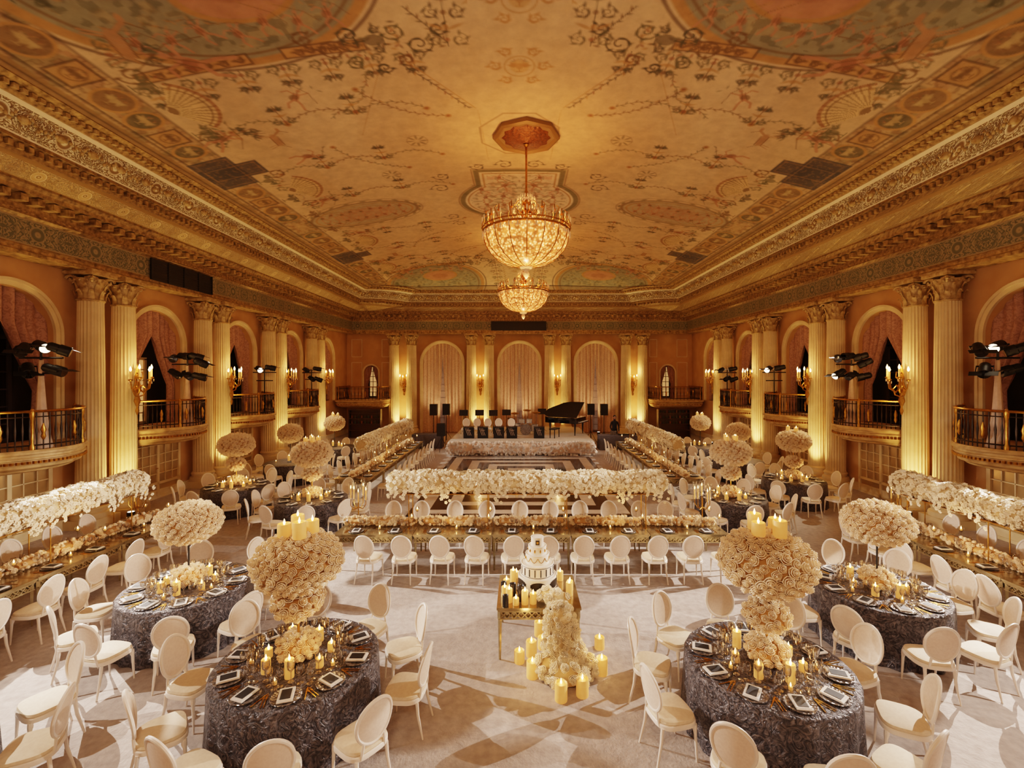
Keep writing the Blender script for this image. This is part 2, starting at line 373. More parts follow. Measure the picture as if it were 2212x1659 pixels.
def stroke(pts,w,col,a=1):
    best=None
    pu=[p[0] for p in pts]; pv=[p[1] for p in pts]
    i0=max(0,int((min(pv)-w-.1)/CELL)); i1=min(NV,int((max(pv)+w+.1)/CELL)+2); j0=max(0,int((min(pu)-w-.1)/CELL)); j1=min(NU,int((max(pu)+w+.1)/CELL)+2)
    if i1<=i0 or j1<=j0: return
    u=U[i0:i1,j0:j1]; v=V[i0:i1,j0:j1]
    for (a0,b0),(a1,b1) in zip(pts[:-1],pts[1:]):
        du,dv=a1-a0,b1-b0; L=du*du+dv*dv+1e-9; t=np.clip(((u-a0)*du+(v-b0)*dv)/L,0,1)
        d=np.hypot(u-a0-t*du,v-b0-t*dv); best=d if best is None else np.minimum(best,d)
    m=(sm(best-w/2,.03)*a)[...,None]; C[i0:i1,j0:j1]=C[i0:i1,j0:j1]*(1-m)+np.asarray(col)*m
def blob(cu,cv,ru,rv,ang,col,a=.9):
    R=max(ru,rv)+.1; i0=max(0,int((cv-R)/CELL)); i1=min(NV,int((cv+R)/CELL)+2); j0=max(0,int((cu-R)/CELL)); j1=min(NU,int((cu+R)/CELL)+2)
    if i1<=i0 or j1<=j0: return
    u=U[i0:i1,j0:j1]-cu; v=V[i0:i1,j0:j1]-cv; c,s=math.cos(ang),math.sin(ang)
    d=(np.sqrt(((u*c+v*s)/ru)**2+((v*c-u*s)/rv)**2)-1)*min(ru,rv); m=(sm(d,.035)*a)[...,None]
    C[i0:i1,j0:j1]=C[i0:i1,j0:j1]*(1-m)+np.asarray(col)*m
pr_=random.Random(11)
def vine(pts,amp=.03,w=.025,leaf=.055,col=GRN,a=.75,sp=.12):
    L=[0]
    for p,q in zip(pts[:-1],pts[1:]): L.append(L[-1]+math.dist(p,q))
    T=L[-1]; N=max(4,int(T/.06)); out=[]
    for k in range(N+1):
        s=T*k/N; j=max(i for i in range(len(L)) if L[i]<=s+1e-9); j=min(j,len(pts)-2)
        t=(s-L[j])/(L[j+1]-L[j]+1e-9); du=pts[j+1][0]-pts[j][0]; dv=pts[j+1][1]-pts[j][1]; l=math.hypot(du,dv)+1e-9
        o=amp*math.sin(s*2*PI/.6); out.append((pts[j][0]+du*t-dv/l*o,pts[j][1]+dv*t+du/l*o))
    stroke(out,w,col,a)
    for k in range(0,N,max(1,int(sp/.06))):
        if k+1>N: break
        base=math.atan2(out[k+1][1]-out[k][1],out[k+1][0]-out[k][0]); sg=1 if (k//2)%2 else -1
        c=col if pr_.random()<.8 else pr_.choice([RED,OCH,BRN])
        an=base+sg*.8; blob(out[k][0]+.05*math.cos(an),out[k][1]+.05*math.sin(an),leaf,leaf*.4,an,c,a)
def swag(p,q,drop,dirv=(1,0),**k):
    pts=[]
    for t in np.linspace(0,1,11):
        o=drop*4*t*(1-t); pts.append((p[0]+(q[0]-p[0])*t+dirv[0]*o,p[1]+(q[1]-p[1])*t+dirv[1]*o))
    vine(pts,amp=.0,**k)
    for e in (p,q): blob(e[0],e[1],.09,.09,0,OCH,.7); blob(e[0],e[1],.05,.05,0,RED,.7)
def scroll(cu,cv,r,turn=1,col=DGR,w=.035,a0=0,a=.8):
    pts=[(cu+r*(1-t*.85)*math.cos(a0+turn*t*9),cv+r*(1-t*.85)*math.sin(a0+turn*t*9)) for t in np.linspace(0,1,30)]
    stroke(pts,w,col,a)
    for k in (0,4,8,12,16): blob(pts[k][0],pts[k][1],.08,.035,a0+k,col,a)
def figure(cu,cv,h,ang=0,cols=(RED,PNK,OCH),al=.85):
    c,s=math.cos(ang),math.sin(ang)
    def q(a,b): return (cu+(a*c-b*s)*h,cv+(a*s+b*c)*h)
    blob(*q(0,0),.09*h,.2*h,ang,cols[1],al); blob(*q(0,.3),.06*h,.07*h,ang,cols[1],al); blob(*q(.06,-.05),.13*h,.15*h,ang+.4,cols[0],al*.8)
    stroke([q(.05,.1),q(.28,.22),q(.42,.1)],.05*h,cols[1],al); stroke([q(-.05,.1),q(-.26,.3)],.05*h,cols[1],al)
    stroke([q(.03,-.15),q(.16,-.38),q(.1,-.6)],.08*h,cols[1],al); stroke([q(-.03,-.15),q(-.2,-.32),q(-.34,-.55)],.08*h,cols[1],al)
    stroke([q(-.04,-.2),q(.02,.24)],.03*h,BRN,al*.8); stroke([q(.09,.18),q(.1,-.2)],.03*h,BRN,al*.8)
    stroke([q(-.6,-.1),q(-.26,.3),q(.45,.6)],.025*h,BRN,.7)
    for k in range(5): blob(*q(-.55+.25*k,.52+.1*math.sin(k*2)),.07*h,.03*h,ang+k,cols[2],.6)
def goat(cu,cv,h,ang,col=BRN):
    c,s=math.cos(ang),math.sin(ang)
    def q(a,b): return (cu+(a*c-b*s)*h,cv+(a*s+b*c)*h)
    G=lin(184,140,102)
    blob(*q(0,0),.34*h,.12*h,ang,G,.85); stroke([q(.25,.05),q(.42,.25)],.08*h,G,.85); blob(*q(.5,.27),.1*h,.05*h,ang,G,.9); stroke([q(.42,.3),q(.3,.48)],.025*h,col,.8)
    for a,b in ((.24,.36),(.18,.28),(-.22,-.3),(-.28,-.42)): stroke([q(a,-.06),q(b,-.35)],.035*h,G,.85)
    stroke([q(-.33,.04),q(-.5,.2)],.02*h,col,.8); stroke([q(-.3,.1),q(.2,.12)],.03*h,col,.8); stroke([q(-.3,-.1),q(.2,-.1)],.025*h,col,.7)
def urn(cu,cv,h,ang,col=BRN):
    c,s=math.cos(ang),math.sin(ang)
    def q(a,b): return (cu+(a*c-b*s)*h,cv+(a*s+b*c)*h)
    blob(*q(0,0),.16*h,.2*h,ang,col,.75); stroke([q(-.16,.2),q(.16,.2)],.04*h,col,.8); stroke([q(0,-.2),q(0,-.34)],.05*h,col,.8); stroke([q(-.14,-.36),q(.14,-.36)],.04*h,col,.8)
    for t in (-1,1): scroll(*q(t*.28,.08),.11*h,t,col,.025,ang,.7)
    for k in range(6): blob(*q(.3*math.cos(k*.52+.25),.3+.18*math.sin(k*.52+.25)),.06*h,.03*h,ang+k,(GRN,RED,OCH)[k%3],.7)
def candelabrum(u0,v0,u1,v1,col=BRN,sc_=1):
    L=math.hypot(u1-u0,v1-v0); dx,dy=(u1-u0)/L,(v1-v0)/L; stroke([(u0,v0),(u1,v1)],.025,col,.75); n=max(3,int(L/.34)); an=math.atan2(dy,dx)
    for k in range(n):
        t=(k+.5)/n*L; x,y=u0+dx*t,v0+dy*t; w=.14*sc_*(1.2-t/L*.7)
        for sg in (-1,1):
            if k%2==0: scroll(x-dy*sg*w*1.3,y+dx*sg*w*1.3,w,sg,(GRN,BRN,DGR)[k%3],.025,an,.7)
            else: blob(x-dy*sg*w,y+dx*sg*w,w,.035*sc_,an+sg*1.1,(GRN,OCH,RED)[k%3],.7)
        blob(x,y,.06,.06,0,(RED,OCH,BRN)[k%3],.7)
def fan(cu,cv,r,a0=2.1):
    d=np.hypot(U-cu,V-cv); an=np.abs(np.arctan2(V-cv,U-cu)); ins=(an>a0)
    blend(sm(d-r,.04)*ins,lin(224,194,146),.95); blend((ins&(d<r)&(np.sin(an*40)>.4)&(d>.25*r))*1.0,BRN,.5)
    blend(sm(np.abs(d-r+.05)-.045,.03)*ins,RED,.7); blend(sm(np.abs(d-r*.82)-.02,.03)*ins,BRN,.7); blend(sm(d-.2*r,.04)*ins,BRN,.8)
rfill(6.3,9.8,0,23.2,lin(204,166,118),.2); rfill(8.3,9.8,0,23.2,lin(164,128,84),.55)
blend(np.clip((n2-.55)*6,0,1)*(U>8.3),GRN,.5); blend(np.clip((n3-.6)*7,0,1)*(U>8.3),RED,.35); blend(np.clip((n4-.6)*5,0,1)*(U>8.3),DRK,.3)
stroke([(8.28,0),(8.28,23.2)],.06,DRK,.6); stroke([(9.2,0),(9.2,23.2)],.07,DRK,.6); rfill(9.3,9.8,0,23.2,lin(146,114,74),.8); stroke([(9.42,0),(9.42,23.2)],.05,DRK,.7)
def med(off):
    a=ell(0,0,2.15+off,1.9+off)-1; b=np.maximum(U-(1.4+off),V-(2.65+off)); return np.minimum(a*2,b)
blend(sm(med(.2),.04),lin(186,168,130)); blend(sm(med(0),.04),lin(240,220,194)); blend(sm(np.abs(med(.1))-.09,.05),lin(122,120,90),.9); blend(sm(np.abs(med(-.12))-.03,.05),OCH); blend(sm(np.abs(med(.25))-.02,.05),BRN,.8)
inm=(med(-.25)<0)
blend(np.clip((n2-.5)*4,0,1)*inm,lin(220,172,144),.6); blend(np.clip((n3-.57)*8,0,1)*inm,lin(156,146,114),.6)
for (a,b_,k) in ((.6,.5,.8),(1.3,.4,.7),(.5,1.5,.9),(1.4,1.2,.7),(.7,2.2,.6)): figure(a,b_,k,pr_.uniform(-.6,.6),(RED,PNK,GRN),.8)
scroll(2.9,1.5,.35,1); scroll(2.7,2.5,.3,-1); scroll(.5,3.2,.3,1); scroll(1.4,3.1,.25,-1)
ring=np.maximum(np.maximum(U,np.abs(V-5.1)),(U+np.abs(V-5.1))*.72)-1.12
blend(sm(np.abs(ring)-.03,.04),BRN,.6)
efill(6.2,0,2.1,1.1,TEAL,.45); ering(6.2,0,2.1,1.1,.07,BRN,.7); ering(6.2,0,1.9,.95,.03,OCH); ering(6.2,0,2.3,1.3,.03,BRN,.6); efill(6.2,0,1.2,.6,PNK,.4)
for k in range(9): figure(4.7+k*.38,.35+.12*(k%2),.55,pr_.uniform(-.4,.4),(pr_.choice((RED,BRN,GRN)),PNK,OCH),.8)
for k in range(12): blob(6.2+2.2*math.cos(k*.285),1.2*math.sin(k*.285),.12,.05,k*.285+1.5,GRN,.7)
for cv in (11.6,21.5):
    d=(ell(5.4,cv,3.0,2.7)-1)*2.4
    blend(sm(d,.05),TEAL,.85); blend(sm(np.abs(d)-.09,.05),OCH,.95); blend(sm(np.abs(d+.2)-.03,.04),BRN,.75); blend(sm(np.abs(d-.18)-.035,.04),DRK,.7)
    blend(np.clip((n2-.55)*8,0,1)*(d<-.3),lin(180,162,122),.5); blend(np.clip((n3-.6)*8,0,1)*(d<-.3),DGR,.45)
    efill(5.0,cv-1.0,.95,.62,PNK,.9); ering(5.0,cv-1.0,1.0,.67,.1,OCH); efill(5.0,cv-.95,.5,.3,RED,.4)
    for k in range(7): figure(3.6+k*.6,cv-1.7-.1*(k%2) if abs(k-3)>0 else cv-1.9,.65,pr_.uniform(-.3,.3),(RED,PNK,OCH),.85)
    for (a,b) in ((3.2,4.9),(5.6,7.9)):
        rfill(a,b,cv-2.75,cv-2.45,lin(204,158,104),.9); rring(a,b,cv-2.75,cv-2.45,.05,DRK,.7)
        for k in range(6): scroll(a+.2+k*(b-a-.3)/6,cv-2.6,.1,(-1)**k,BRN,.03,0,.8)
    for k in range(7): candelabrum(2.4+k*.9,cv-2.9,2.3+k*.95,cv-3.6,DGR,1)
for (u0,v0,sg) in ((3.0,8.7,1),(3.1,14.4,-1)):
    for (a,b_,r_,t_) in ((-.9,.2,.3,1),(.9,.2,.3,-1),(-.45,.6,.25,-1),(.45,.6,.25,1),(-.55,-.25,.2,1),(.55,-.25,.2,-1),(0,-.45,.18,1),(-1.35,.6,.2,1),(1.35,.6,.22,-1)):
        scroll(u0+a,v0+sg*b_,r_,t_,pr_.choice((DGR,BRN,GRN)),.045,pr_.random()*6,.85)
    for _ in range(30): blob(u0+pr_.gauss(0,.6),v0+sg*abs(pr_.gauss(0,.35)),.07,.03,pr_.random()*3,pr_.choice((DGR,BRN,GRN,OCH,RED)),.7)
    urn(u0,v0+.4*sg,1.0,PI/2,DGR)
vine([(2.6,8.3),(2.0,7.5),(1.3,6.5)],.0,.028,.06,DGR,.8); stroke([(2.5,8.4),(1.15,6.5)],.03,OCH,.8); vine([(3.4,8.2),(3.9,7.2),(4.9,6.6)],a=.75)
stroke([(3.2,8.1),(4.4,5.6)],.02,OCH,.7); stroke([(1.1,6.4),(1.0,3.6)],.02,OCH,.6)
candelabrum(1.5,8.8,1.35,12.8,DGR,1.2); vine([(1.5,8.9),(2.2,9.9)],.0,.028,.06,DGR,.75); vine([(.85,12),(1.0,9.9)],.0,.02,.06,OCH)
for cv in (8.1,10.0,13.5):
    ering(0,cv,.34,.34,.04,OCH,.7); efill(0,cv,.22,.22,lin(206,164,104),.6); urn(.0,cv,.5,0,OCH); scroll(.55,cv,.16,1,OCH,.03,0,.7); scroll(.3,cv+.5,.14,-1,OCH,.03,0,.7); scroll(.3,cv-.5,.14,1,OCH,.03,0,.7)
for cu,cv in ((3.0,5.0),(4.3,3.0)):
    for k in range(8): blob(cu+.2*math.cos(k*.785),cv+.2*math.sin(k*.785),.11,.035,k*.785,GRN,.7)
    ering(cu,cv,.3,.3,.025,BRN,.5)
for v0 in (1.8,4.1,6.6):
    swag((2.4,v0),(4.2,v0+.1),.35,(0,1)); swag((4.2,v0+.1),(6.0,v0),.35,(0,1),col=BRN); swag((6.0,v0),(7.4,v0+.1),.3,(0,1))
    candelabrum(4.2,v0,4.2,v0+.9,GRN,.8); candelabrum(6.0,v0,6.0,v0+.8,BRN,.8)
swag((3.6,3.4),(5.4,5.2),.3,(1,-.5)); swag((1.9,6.2),(3.9,7.6),.3,(.5,-1),col=BRN)
for v0 in np.arange(13.6,20,2.1):
    for a,b in ((2.6,4.2),(4.2,5.8),(5.8,7.4)): swag((a,v0),(b,v0),.25,(0,1),col=pr_.choice((GRN,BRN)))
    candelabrum(4.2,v0,4.2,v0+1,GRN,.8)
for k in (0,2,4): candelabrum(8.0,9.8-k*1.55,6.7,9.4-k*1.5,(BRN,GRN)[k%2],1.1)
for cv in (4.9,15.4):
    for (a,b,c,d) in ((7.6,9.25,cv-.4,cv+.4),(8.15,9.25,cv-.85,cv+.85)): rfill(a,b,c,d,BLU,.92)
    rring(7.7,9.1,cv-.3,cv+.3,.03,OCH,.35); rring(8.25,9.1,cv-.75,cv+.75,.03,OCH,.3)
    blend(np.clip((n4-.6)*6,0,1)*((np.abs(V-cv)<.8)&(U>7.6)&(U<9.25)),OCH,.2)
for (cu,cv) in ((8.1,7.9),(7.7,3.1),(7.9,18.6),(7.6,13.2)):
    fan(cu,cv,1.05); scroll(cu-.2,cv-1.25,.3,1,BRN,.05); scroll(cu-.2,cv+1.25,.3,-1,BRN,.05); candelabrum(cu+.1,cv-1.5,cu-1.2,cv-1.2,BRN,.9)
for (cu,cv,h,an) in ((6.7,9.2,1.35,-.9),(7.7,6.5,1.0,1.2),(7.0,1.9,.9,1.2),(6.8,14.9,1.1,.4),(6.2,4.9,.9,1.6),(6.8,17,1.0,.9),(5.3,7.6,.8,.6)):
    figure(cu,cv,h,an,(pr_.choice((RED,BRN)),PNK,GRN))
for (cu,cv,h,an) in ((7.5,9.9,1.2,PI/2+.2),(6.6,6.0,.9,PI/2),(7.3,16.2,1,PI/2)): goat(cu,cv,h,an)
for cv in (.9,2.5,4.0,6.9,8.8,11.2,12.6,14.2,17.7,19.6): urn(7.9,cv,.8,PI/2,pr_.choice((BRN,DGR,GRN)))
for i,cv in enumerate((1.1,1.9,2.7,3.5,6.3,7.0,7.8,8.6,9.5,10.4,11.3,12.2,13.2,14,17,18,19.4,20.3)):
    if i%3==2: rfill(8.42,9.08,cv-.3,cv+.3,OCH,.7); rring(8.42,9.08,cv-.3,cv+.3,.06,DRK,.7); ering(8.75,cv,.2,.2,.04,BRN,.8); urn(8.75,cv,.35,PI/2,BRN)
    else:
        rv=.3+.08*(i%2); efill(8.75,cv,.36,rv,(DGR,BRN)[i%2],.75); ering(8.75,cv,.38,rv+.02,.06,OCH); urn(8.75,cv,.42,PI/2,lin(190,164,120))
rfill(0,9.8,22.6,23.2,OCH,.7)
blend(np.clip((n4-.5)*2,0,1),C*.86,.35)
xs=np.arange(-9.69,9.691,CELL); ys=np.arange(YB,31.4,CELL)
X,Y=np.meshgrid(xs,ys,indexing='xy')
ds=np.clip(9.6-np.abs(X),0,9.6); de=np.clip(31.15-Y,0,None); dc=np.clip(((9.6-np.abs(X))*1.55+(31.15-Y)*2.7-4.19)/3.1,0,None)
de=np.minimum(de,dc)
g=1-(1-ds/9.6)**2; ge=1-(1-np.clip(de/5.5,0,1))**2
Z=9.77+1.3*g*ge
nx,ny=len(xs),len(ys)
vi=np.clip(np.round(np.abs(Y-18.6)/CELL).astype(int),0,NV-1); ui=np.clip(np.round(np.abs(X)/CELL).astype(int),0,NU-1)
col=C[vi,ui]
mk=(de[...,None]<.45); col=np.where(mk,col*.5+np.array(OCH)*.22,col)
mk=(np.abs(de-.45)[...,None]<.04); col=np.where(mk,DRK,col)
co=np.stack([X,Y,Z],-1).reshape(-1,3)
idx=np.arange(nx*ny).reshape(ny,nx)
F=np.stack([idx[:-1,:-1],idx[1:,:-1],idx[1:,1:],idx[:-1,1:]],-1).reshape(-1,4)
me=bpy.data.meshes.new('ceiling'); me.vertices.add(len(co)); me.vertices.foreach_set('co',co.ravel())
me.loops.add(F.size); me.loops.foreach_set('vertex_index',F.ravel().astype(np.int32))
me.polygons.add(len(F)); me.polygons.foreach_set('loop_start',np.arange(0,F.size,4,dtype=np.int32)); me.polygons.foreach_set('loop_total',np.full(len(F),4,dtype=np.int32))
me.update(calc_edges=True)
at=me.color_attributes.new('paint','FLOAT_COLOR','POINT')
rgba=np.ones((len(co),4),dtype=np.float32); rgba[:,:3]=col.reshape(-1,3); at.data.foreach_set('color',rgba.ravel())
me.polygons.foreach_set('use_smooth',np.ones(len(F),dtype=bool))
m,nt,b=_base('ceiling_mural_paint'); a=nt.nodes.new('ShaderNodeAttribute'); a.attribute_name='paint'
n=nt.nodes.new('ShaderNodeTexNoise'); n.inputs['Scale'].default_value=3.5; n.inputs['Detail'].default_value=8
mr=nt.nodes.new('ShaderNodeMapRange'); mr.inputs[1].default_value=.3; mr.inputs[2].default_value=.7; mr.inputs[3].default_value=.82; mr.inputs[4].default_value=1.05
mx=nt.nodes.new('ShaderNodeMix'); mx.data_type='RGBA'; mx.blend_type='MULTIPLY'; mx.inputs[0].default_value=1
tc=nt.nodes.new('ShaderNodeTexCoord'); nt.links.new(tc.outputs['Object'],n.inputs['Vector']); nt.links.new(n.outputs['Fac'],mr.inputs[0])
nt.links.new(a.outputs['Color'],mx.inputs[6]); nt.links.new(mr.outputs[0],mx.inputs[7]); nt.links.new(mx.outputs[2],b.inputs['Base Color']); b.inputs['Roughness'].default_value=.75
me.materials.append(m); struct('ceiling',me,'vaulted ceiling painted with classical garlands, figures and medallions')
# ------------------------------------------------------------ columns
def colparts(R,H):
    sh=MB(); N=96
    def fl(a,j): return 1-.07*abs(math.sin(a*12))**.6
    zs=np.linspace(.55,H-.8,6); pr=[(R*(1-.13*((z-.55)/(H-1.5))**1.5),z) for z in zs]
    sh.lathe(pr,N,mod=fl)
    ba=MB(); ba.box((0,0,.12),(R*2.7,R*2.7,.24)); ba.lathe([(R*1.3,.24),(R*1.34,.3),(R*1.28,.37),(R*1.1,.4),(R*1.1,.45),(R*1.18,.5),(R*1.05,.56)],32)
    ca=MB(); r0=R*.87; z0=H-.82; K=.83
    ca.lathe([(r0*1.08,z0),(r0*1.1,z0+.05*K),(r0*.98,z0+.08*K),(r0*.98,z0+.45*K),(r0*1.12,z0+.6*K),(r0*1.25,z0+.72*K)],32)
    for row,(zz,h,k) in enumerate(((z0+.06*K,.3*K,8),(z0+.28*K,.3*K,8))):
        for i in range(k):
            a=2*PI*(i+.5*row)/k; w=.14 if row==0 else .12
            pts=[];r=r0*1.02
            for t in (0,.4,.75,1,1.12):
                rr=r+.015+.08*max(0,t-.35)**1.5*1.6; z=zz+h*min(t,1)-(.05 if t>1 else 0); ww=w*(1-.5*t*t)
                for s in (-1,0,1):
                    ra=rr+(0.02 if s==0 else 0); pts.append((ra*math.cos(a)-s*ww*.5*math.sin(a),ra*math.sin(a)+s*ww*.5*math.cos(a),z))
            f=[(3*i_+j,3*i_+j+1,3*i_+j+4,3*i_+j+3) for i_ in range(4) for j in (0,1)]
            ca.add(pts,f)
    for i in range(4):
        a=PI/4+i*PI/2; cx,cy=math.cos(a),math.sin(a); rr=R*1.18
        sp=[(cx*(rr+.11*(1-t)*math.cos(t*8)),cy*(rr+.11*(1-t)*math.cos(t*8)),z0+.68*K+.11*(1-t)*math.sin(t*8)) for t in np.linspace(0,.85,16)]
        ca.tube(sp,.034,6)
        for s in (-1,1):
            b=a+s*.42; ca.tube([(math.cos(b)*rr*.8,math.sin(b)*rr*.8,z0+.74*K),(cx*rr*.95,cy*rr*.95,z0+.79*K)],.03,6)
    for i in range(12):
        a=2*PI*i/12; ca.ell((r0*1.15*math.cos(a),r0*1.15*math.sin(a),z0+.66*K),(.045,.045,.045),0,8,6)
    ca.box((0,0,z0+.87*K),(R*2.45,R*2.45,.08)); ca.box((0,0,z0+.95*K),(R*2.3,R*2.3,.08))
    return sh.mesh('shaft',['column'],True,1.2),ba.mesh('base',['column'],True,.6),ca.mesh('capital',['capital'],True,.8)
sideP=P('column','fluted cream column with gilded composite capital','column',[(n_,m_) for n_,m_ in zip(('shaft','base','capital'),colparts(.32,6.87))])
farP=P('column','fluted cream column with gilded composite capital by tall windows','column',[(n_,m_) for n_,m_ in zip(('shaft','base','capital'),colparts(.36,6.87))])
for sx in (-1,1):
    for p in PAIRS:
        for o in (-.52,.52): put(sideP,(sx*11.6,p+o,0),group='fluted wall columns')
FC=[-8.6,-7.4,-3.3,-2.08,2.05,3.2,7.3,8.45]
for x in FC: put(farP,(x,31.78,0),group='fluted end-wall columns')
def arch_trim(r,zb,zs,w=.17,t=.12):
    mb=MB(); N=28; pa=[(-r,zb)]+[(-r*math.cos(PI*k/N),zs+r*math.sin(PI*k/N)) for k in range(N+1)]+[(r,zb)]
    R=r+w; po=[(-R,zb)]+[(-R*math.cos(PI*k/N),zs+R*math.sin(PI*k/N)) for k in range(N+1)]+[(R,zb)]
    r2=r+w*.55; pm_=[(-r2,zb)]+[(-r2*math.cos(PI*k/N),zs+r2*math.sin(PI*k/N)) for k in range(N+1)]+[(r2,zb)]
    v=[];n_=len(pa)
    for k in range(n_):
        v+=[(pa[k][0],0,pa[k][1]),(pa[k][0],t*.6,pa[k][1]),(pm_[k][0],t*.7,pm_[k][1]),(pm_[k][0],t,pm_[k][1]),(po[k][0],t,po[k][1]),(po[k][0],0,po[k][1])]
    f=[(6*k+j,6*k+j+1,6*k+7+j,6*k+6+j) for k in range(n_-1) for j in range(5)]
    mb.add(v,f); return mb
tn=13
for sd,rz in (('left',-PI/2),('right',PI/2)):
    am=arch_trim(1.1,2.42,5.1).mesh('arch',['column'],True,.5)
    for c in BAYS:
        struct('trim_%d'%tn,am,'cream arch moulding around alcove',W(sd,c,0,0.003),(0,0,rz)); tn+=1
am=arch_trim(1.35,.02,4.88,.2,.14).mesh('arch',['column'],True,.5); am2=arch_trim(.5,2.42,4.2,.1,.08).mesh('arch',['column'],True,.5)
for (c,r,zb,zs) in fa:
    struct('trim_%d'%tn,am if r>1 else am2,'cream arch moulding around window',(c,32.197,0),(0,0,PI)); tn+=1
for (x,w_) in ((-11.3,.7),(-9.3,.5),(9.3,.5),(11.3,.7)):
    mb=MB()
    for (cx,cz,sx_,sz_) in ((0,5.3,w_,.04),(0,6.5,w_,.04),(-w_/2,5.9,.04,1.2),(w_/2,5.9,.04,1.2),(0,2.7,w_,.04),(0,4.9,w_,.04),(-w_/2,3.8,.04,2.2),(w_/2,3.8,.04,2.2)): mb.box((x+cx,32.18,cz),(sx_,.04,sz_))
    struct('trim_%d'%tn,mb.mesh('pm',['column'],False),'thin cream wall panel moulding'); tn+=1
# curtains: gathered cloth, closed above and swept aside below
def curtain(r,z0,z1,open0,tie,folds=9,closed=0.02,amp0=.045,bot=.25,t0=0,pw=1.6):
    mb=MB(); NS,NT=folds*7,34
    v=[]
    zt=(z1-tie)/(z1-z0)
    for j in range(NT+1):
        t=j/NT; z=z1+(z0-z1)*t
        if t<t0: k=0
        elif t<zt: k=((t-t0)/(zt-t0))**pw
        else: k=1-bot*min(1,(t-zt)/(1-zt+1e-6))
        xi=closed+(open0)*k
        for i in range(NS+1):
            s=i/NS; x=xi+(r+.12-xi)*s; amp=amp0+.03*t
            wob=math.sin(s*9+1)*1.2+math.sin(s*4.3)*.9
            ph=s*folds*2*PI+wob+(1-s)*3*k+t*1.2*math.sin(s*5)
            v.append((x,amp*math.sin(ph)*(.7+.5*math.sin(s*7.7))-.10*k*(1-s)*(1-abs(2*min(t/zt,1)-1)),z))
    f=[(j*(NS+1)+i,j*(NS+1)+i+1,(j+1)*(NS+1)+i+1,(j+1)*(NS+1)+i) for j in range(NT) for i in range(NS)]
    mb.add(v,f); return mb
side_c=curtain(1.1,2.45,6.25,.82,3.7,5,.0,.085,.05,.24,.9).mesh('panel',['curtain'],True,2)
far_c=curtain(1.35,.05,6.3,.2,1.9,6,.0,.1,.15,.12,1.2).mesh('panel',['curtainfar'],True,2)
door_c=curtain(.5,2.45,4.75,.3,3.4,4,.02,.04).mesh('panel',['curtain'],True,2)
def curt(me,loc,rz,lab,mirror=True):
    o=obj('curtain',None,loc,(0,0,rz),label=lab,cat='curtain',group='mauve damask curtains')
    obj('curtain_panel',me,parent=o); obj('curtain_panel',me,parent=o,scale=(-1,1,1))
for sd,rz in (('left',-PI/2),('right',PI/2)):
    for c in BAYS: curt(side_c,W(sd,c,0,-.2),rz,'mauve damask curtain swept apart in an arched alcove')
for (c,r,zb,zs) in fa:
    curt(far_c if r>1 else door_c,(c,32.36 if r>1 else 32.5,0),PI,'tall beige-taupe curtain gathered in an arched window' if r>1 else 'small mauve curtain over a glowing upper window')
def windowm(w,h,nx_,nz_,arch=True,fm='wallcream',pane='pane_dark'):
    mb=MB(); mb.box((0,0,h/2),(w,.03,h),1)
    for s in (-1,1): mb.box((s*w/2,.03,h/2),(.09,.08,h))
    mb.box((0,.03,.04),(w,.08,.08)); mb.box((0,.03,h),(w+.09,.08,.09))
    for i in range(1,nx_): mb.box((-w/2+w*i/nx_,.03,h/2),(.035,.05,h))
    for i in range(1,nz_): mb.box((0,.03,h*i/nz_),(w,.05,.035))
    return mb.mesh('window',[fm,pane],False)
wn=1
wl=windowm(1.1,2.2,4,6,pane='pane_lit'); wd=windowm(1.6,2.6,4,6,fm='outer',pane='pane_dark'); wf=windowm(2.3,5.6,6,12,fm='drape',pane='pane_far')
wl2=windowm(.8,2.2,3,6,fm='outer',pane='pane_lit')
for sd,rz in (('left',-PI/2),('right',PI/2)):
    for k,c in enumerate(BAYS):
        lit=(sd=='left' and k==1); struct('window_%d'%wn,wl if lit else wd,'lit lattice window behind curtain' if lit else 'dark paned window behind curtain',W(sd,c,2.42,-.85),(0,0,rz)); wn+=1
for (c,r,zb,zs) in fa:
    struct('window_%d'%wn,wf if r>1 else wl2,'tall paned window' if r>1 else 'glowing paned window',(c,33.05,.05 if r>1 else 2.45),(0,0,PI)); wn+=1
for sd in ('left','right'):
    mb=MB(); x=-12.5 if sd=='left' else 12.5
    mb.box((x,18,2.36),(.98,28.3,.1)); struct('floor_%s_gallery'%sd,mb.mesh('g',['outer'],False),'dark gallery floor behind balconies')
def doorm():
    mb=MB(); mb.box((0,0,1.05),(1.9,.03,2.1),1)
    for x in (-.95,0,.95): mb.box((x,.03,1.05),(.1,.07,2.1))
    for z in (.04,.5,2.08): mb.box((0,.03,z),(1.95,.07,.08))
    for s in (-1,1):
        for k in (1,2): mb.box((s*(.95*k/3),.03,1.3),(.025,.05,1.6))
    for k in range(1,5): mb.box((0,.03,.5+1.58*k/5),(1.9,.05,.025))
    return mb.mesh('door',['column','mirrorpane'],False)
dm=doorm(); hd=MB(); hd.tube([(0,0,0),(0,.05,0),(.1,.05,0)],.012,6); hdm=hd.mesh('handle',['gold'])
dn=1
for sd,rz in (('left',-PI/2),('right',PI/2)):
    for c in BAYS[:4]:
        o=struct('door_%d'%dn,dm,'cream door with mirrored panes beneath balcony',W(sd,c,0,.02),(0,0,rz)); dn+=1
        obj('handle',hdm,(.06,.06,1.0),parent=o)
for sd in ('left','right'):
    mb=MB(); x=-11.97 if sd=='left' else 11.97
    mb.box((x,14,.12),(.06,36,.24)); mb.box((x,14,.26),(.1,36,.05)); struct('baseboard_'+sd,mb.mesh('bb',['column'],False),'cream baseboard')
mb=MB()
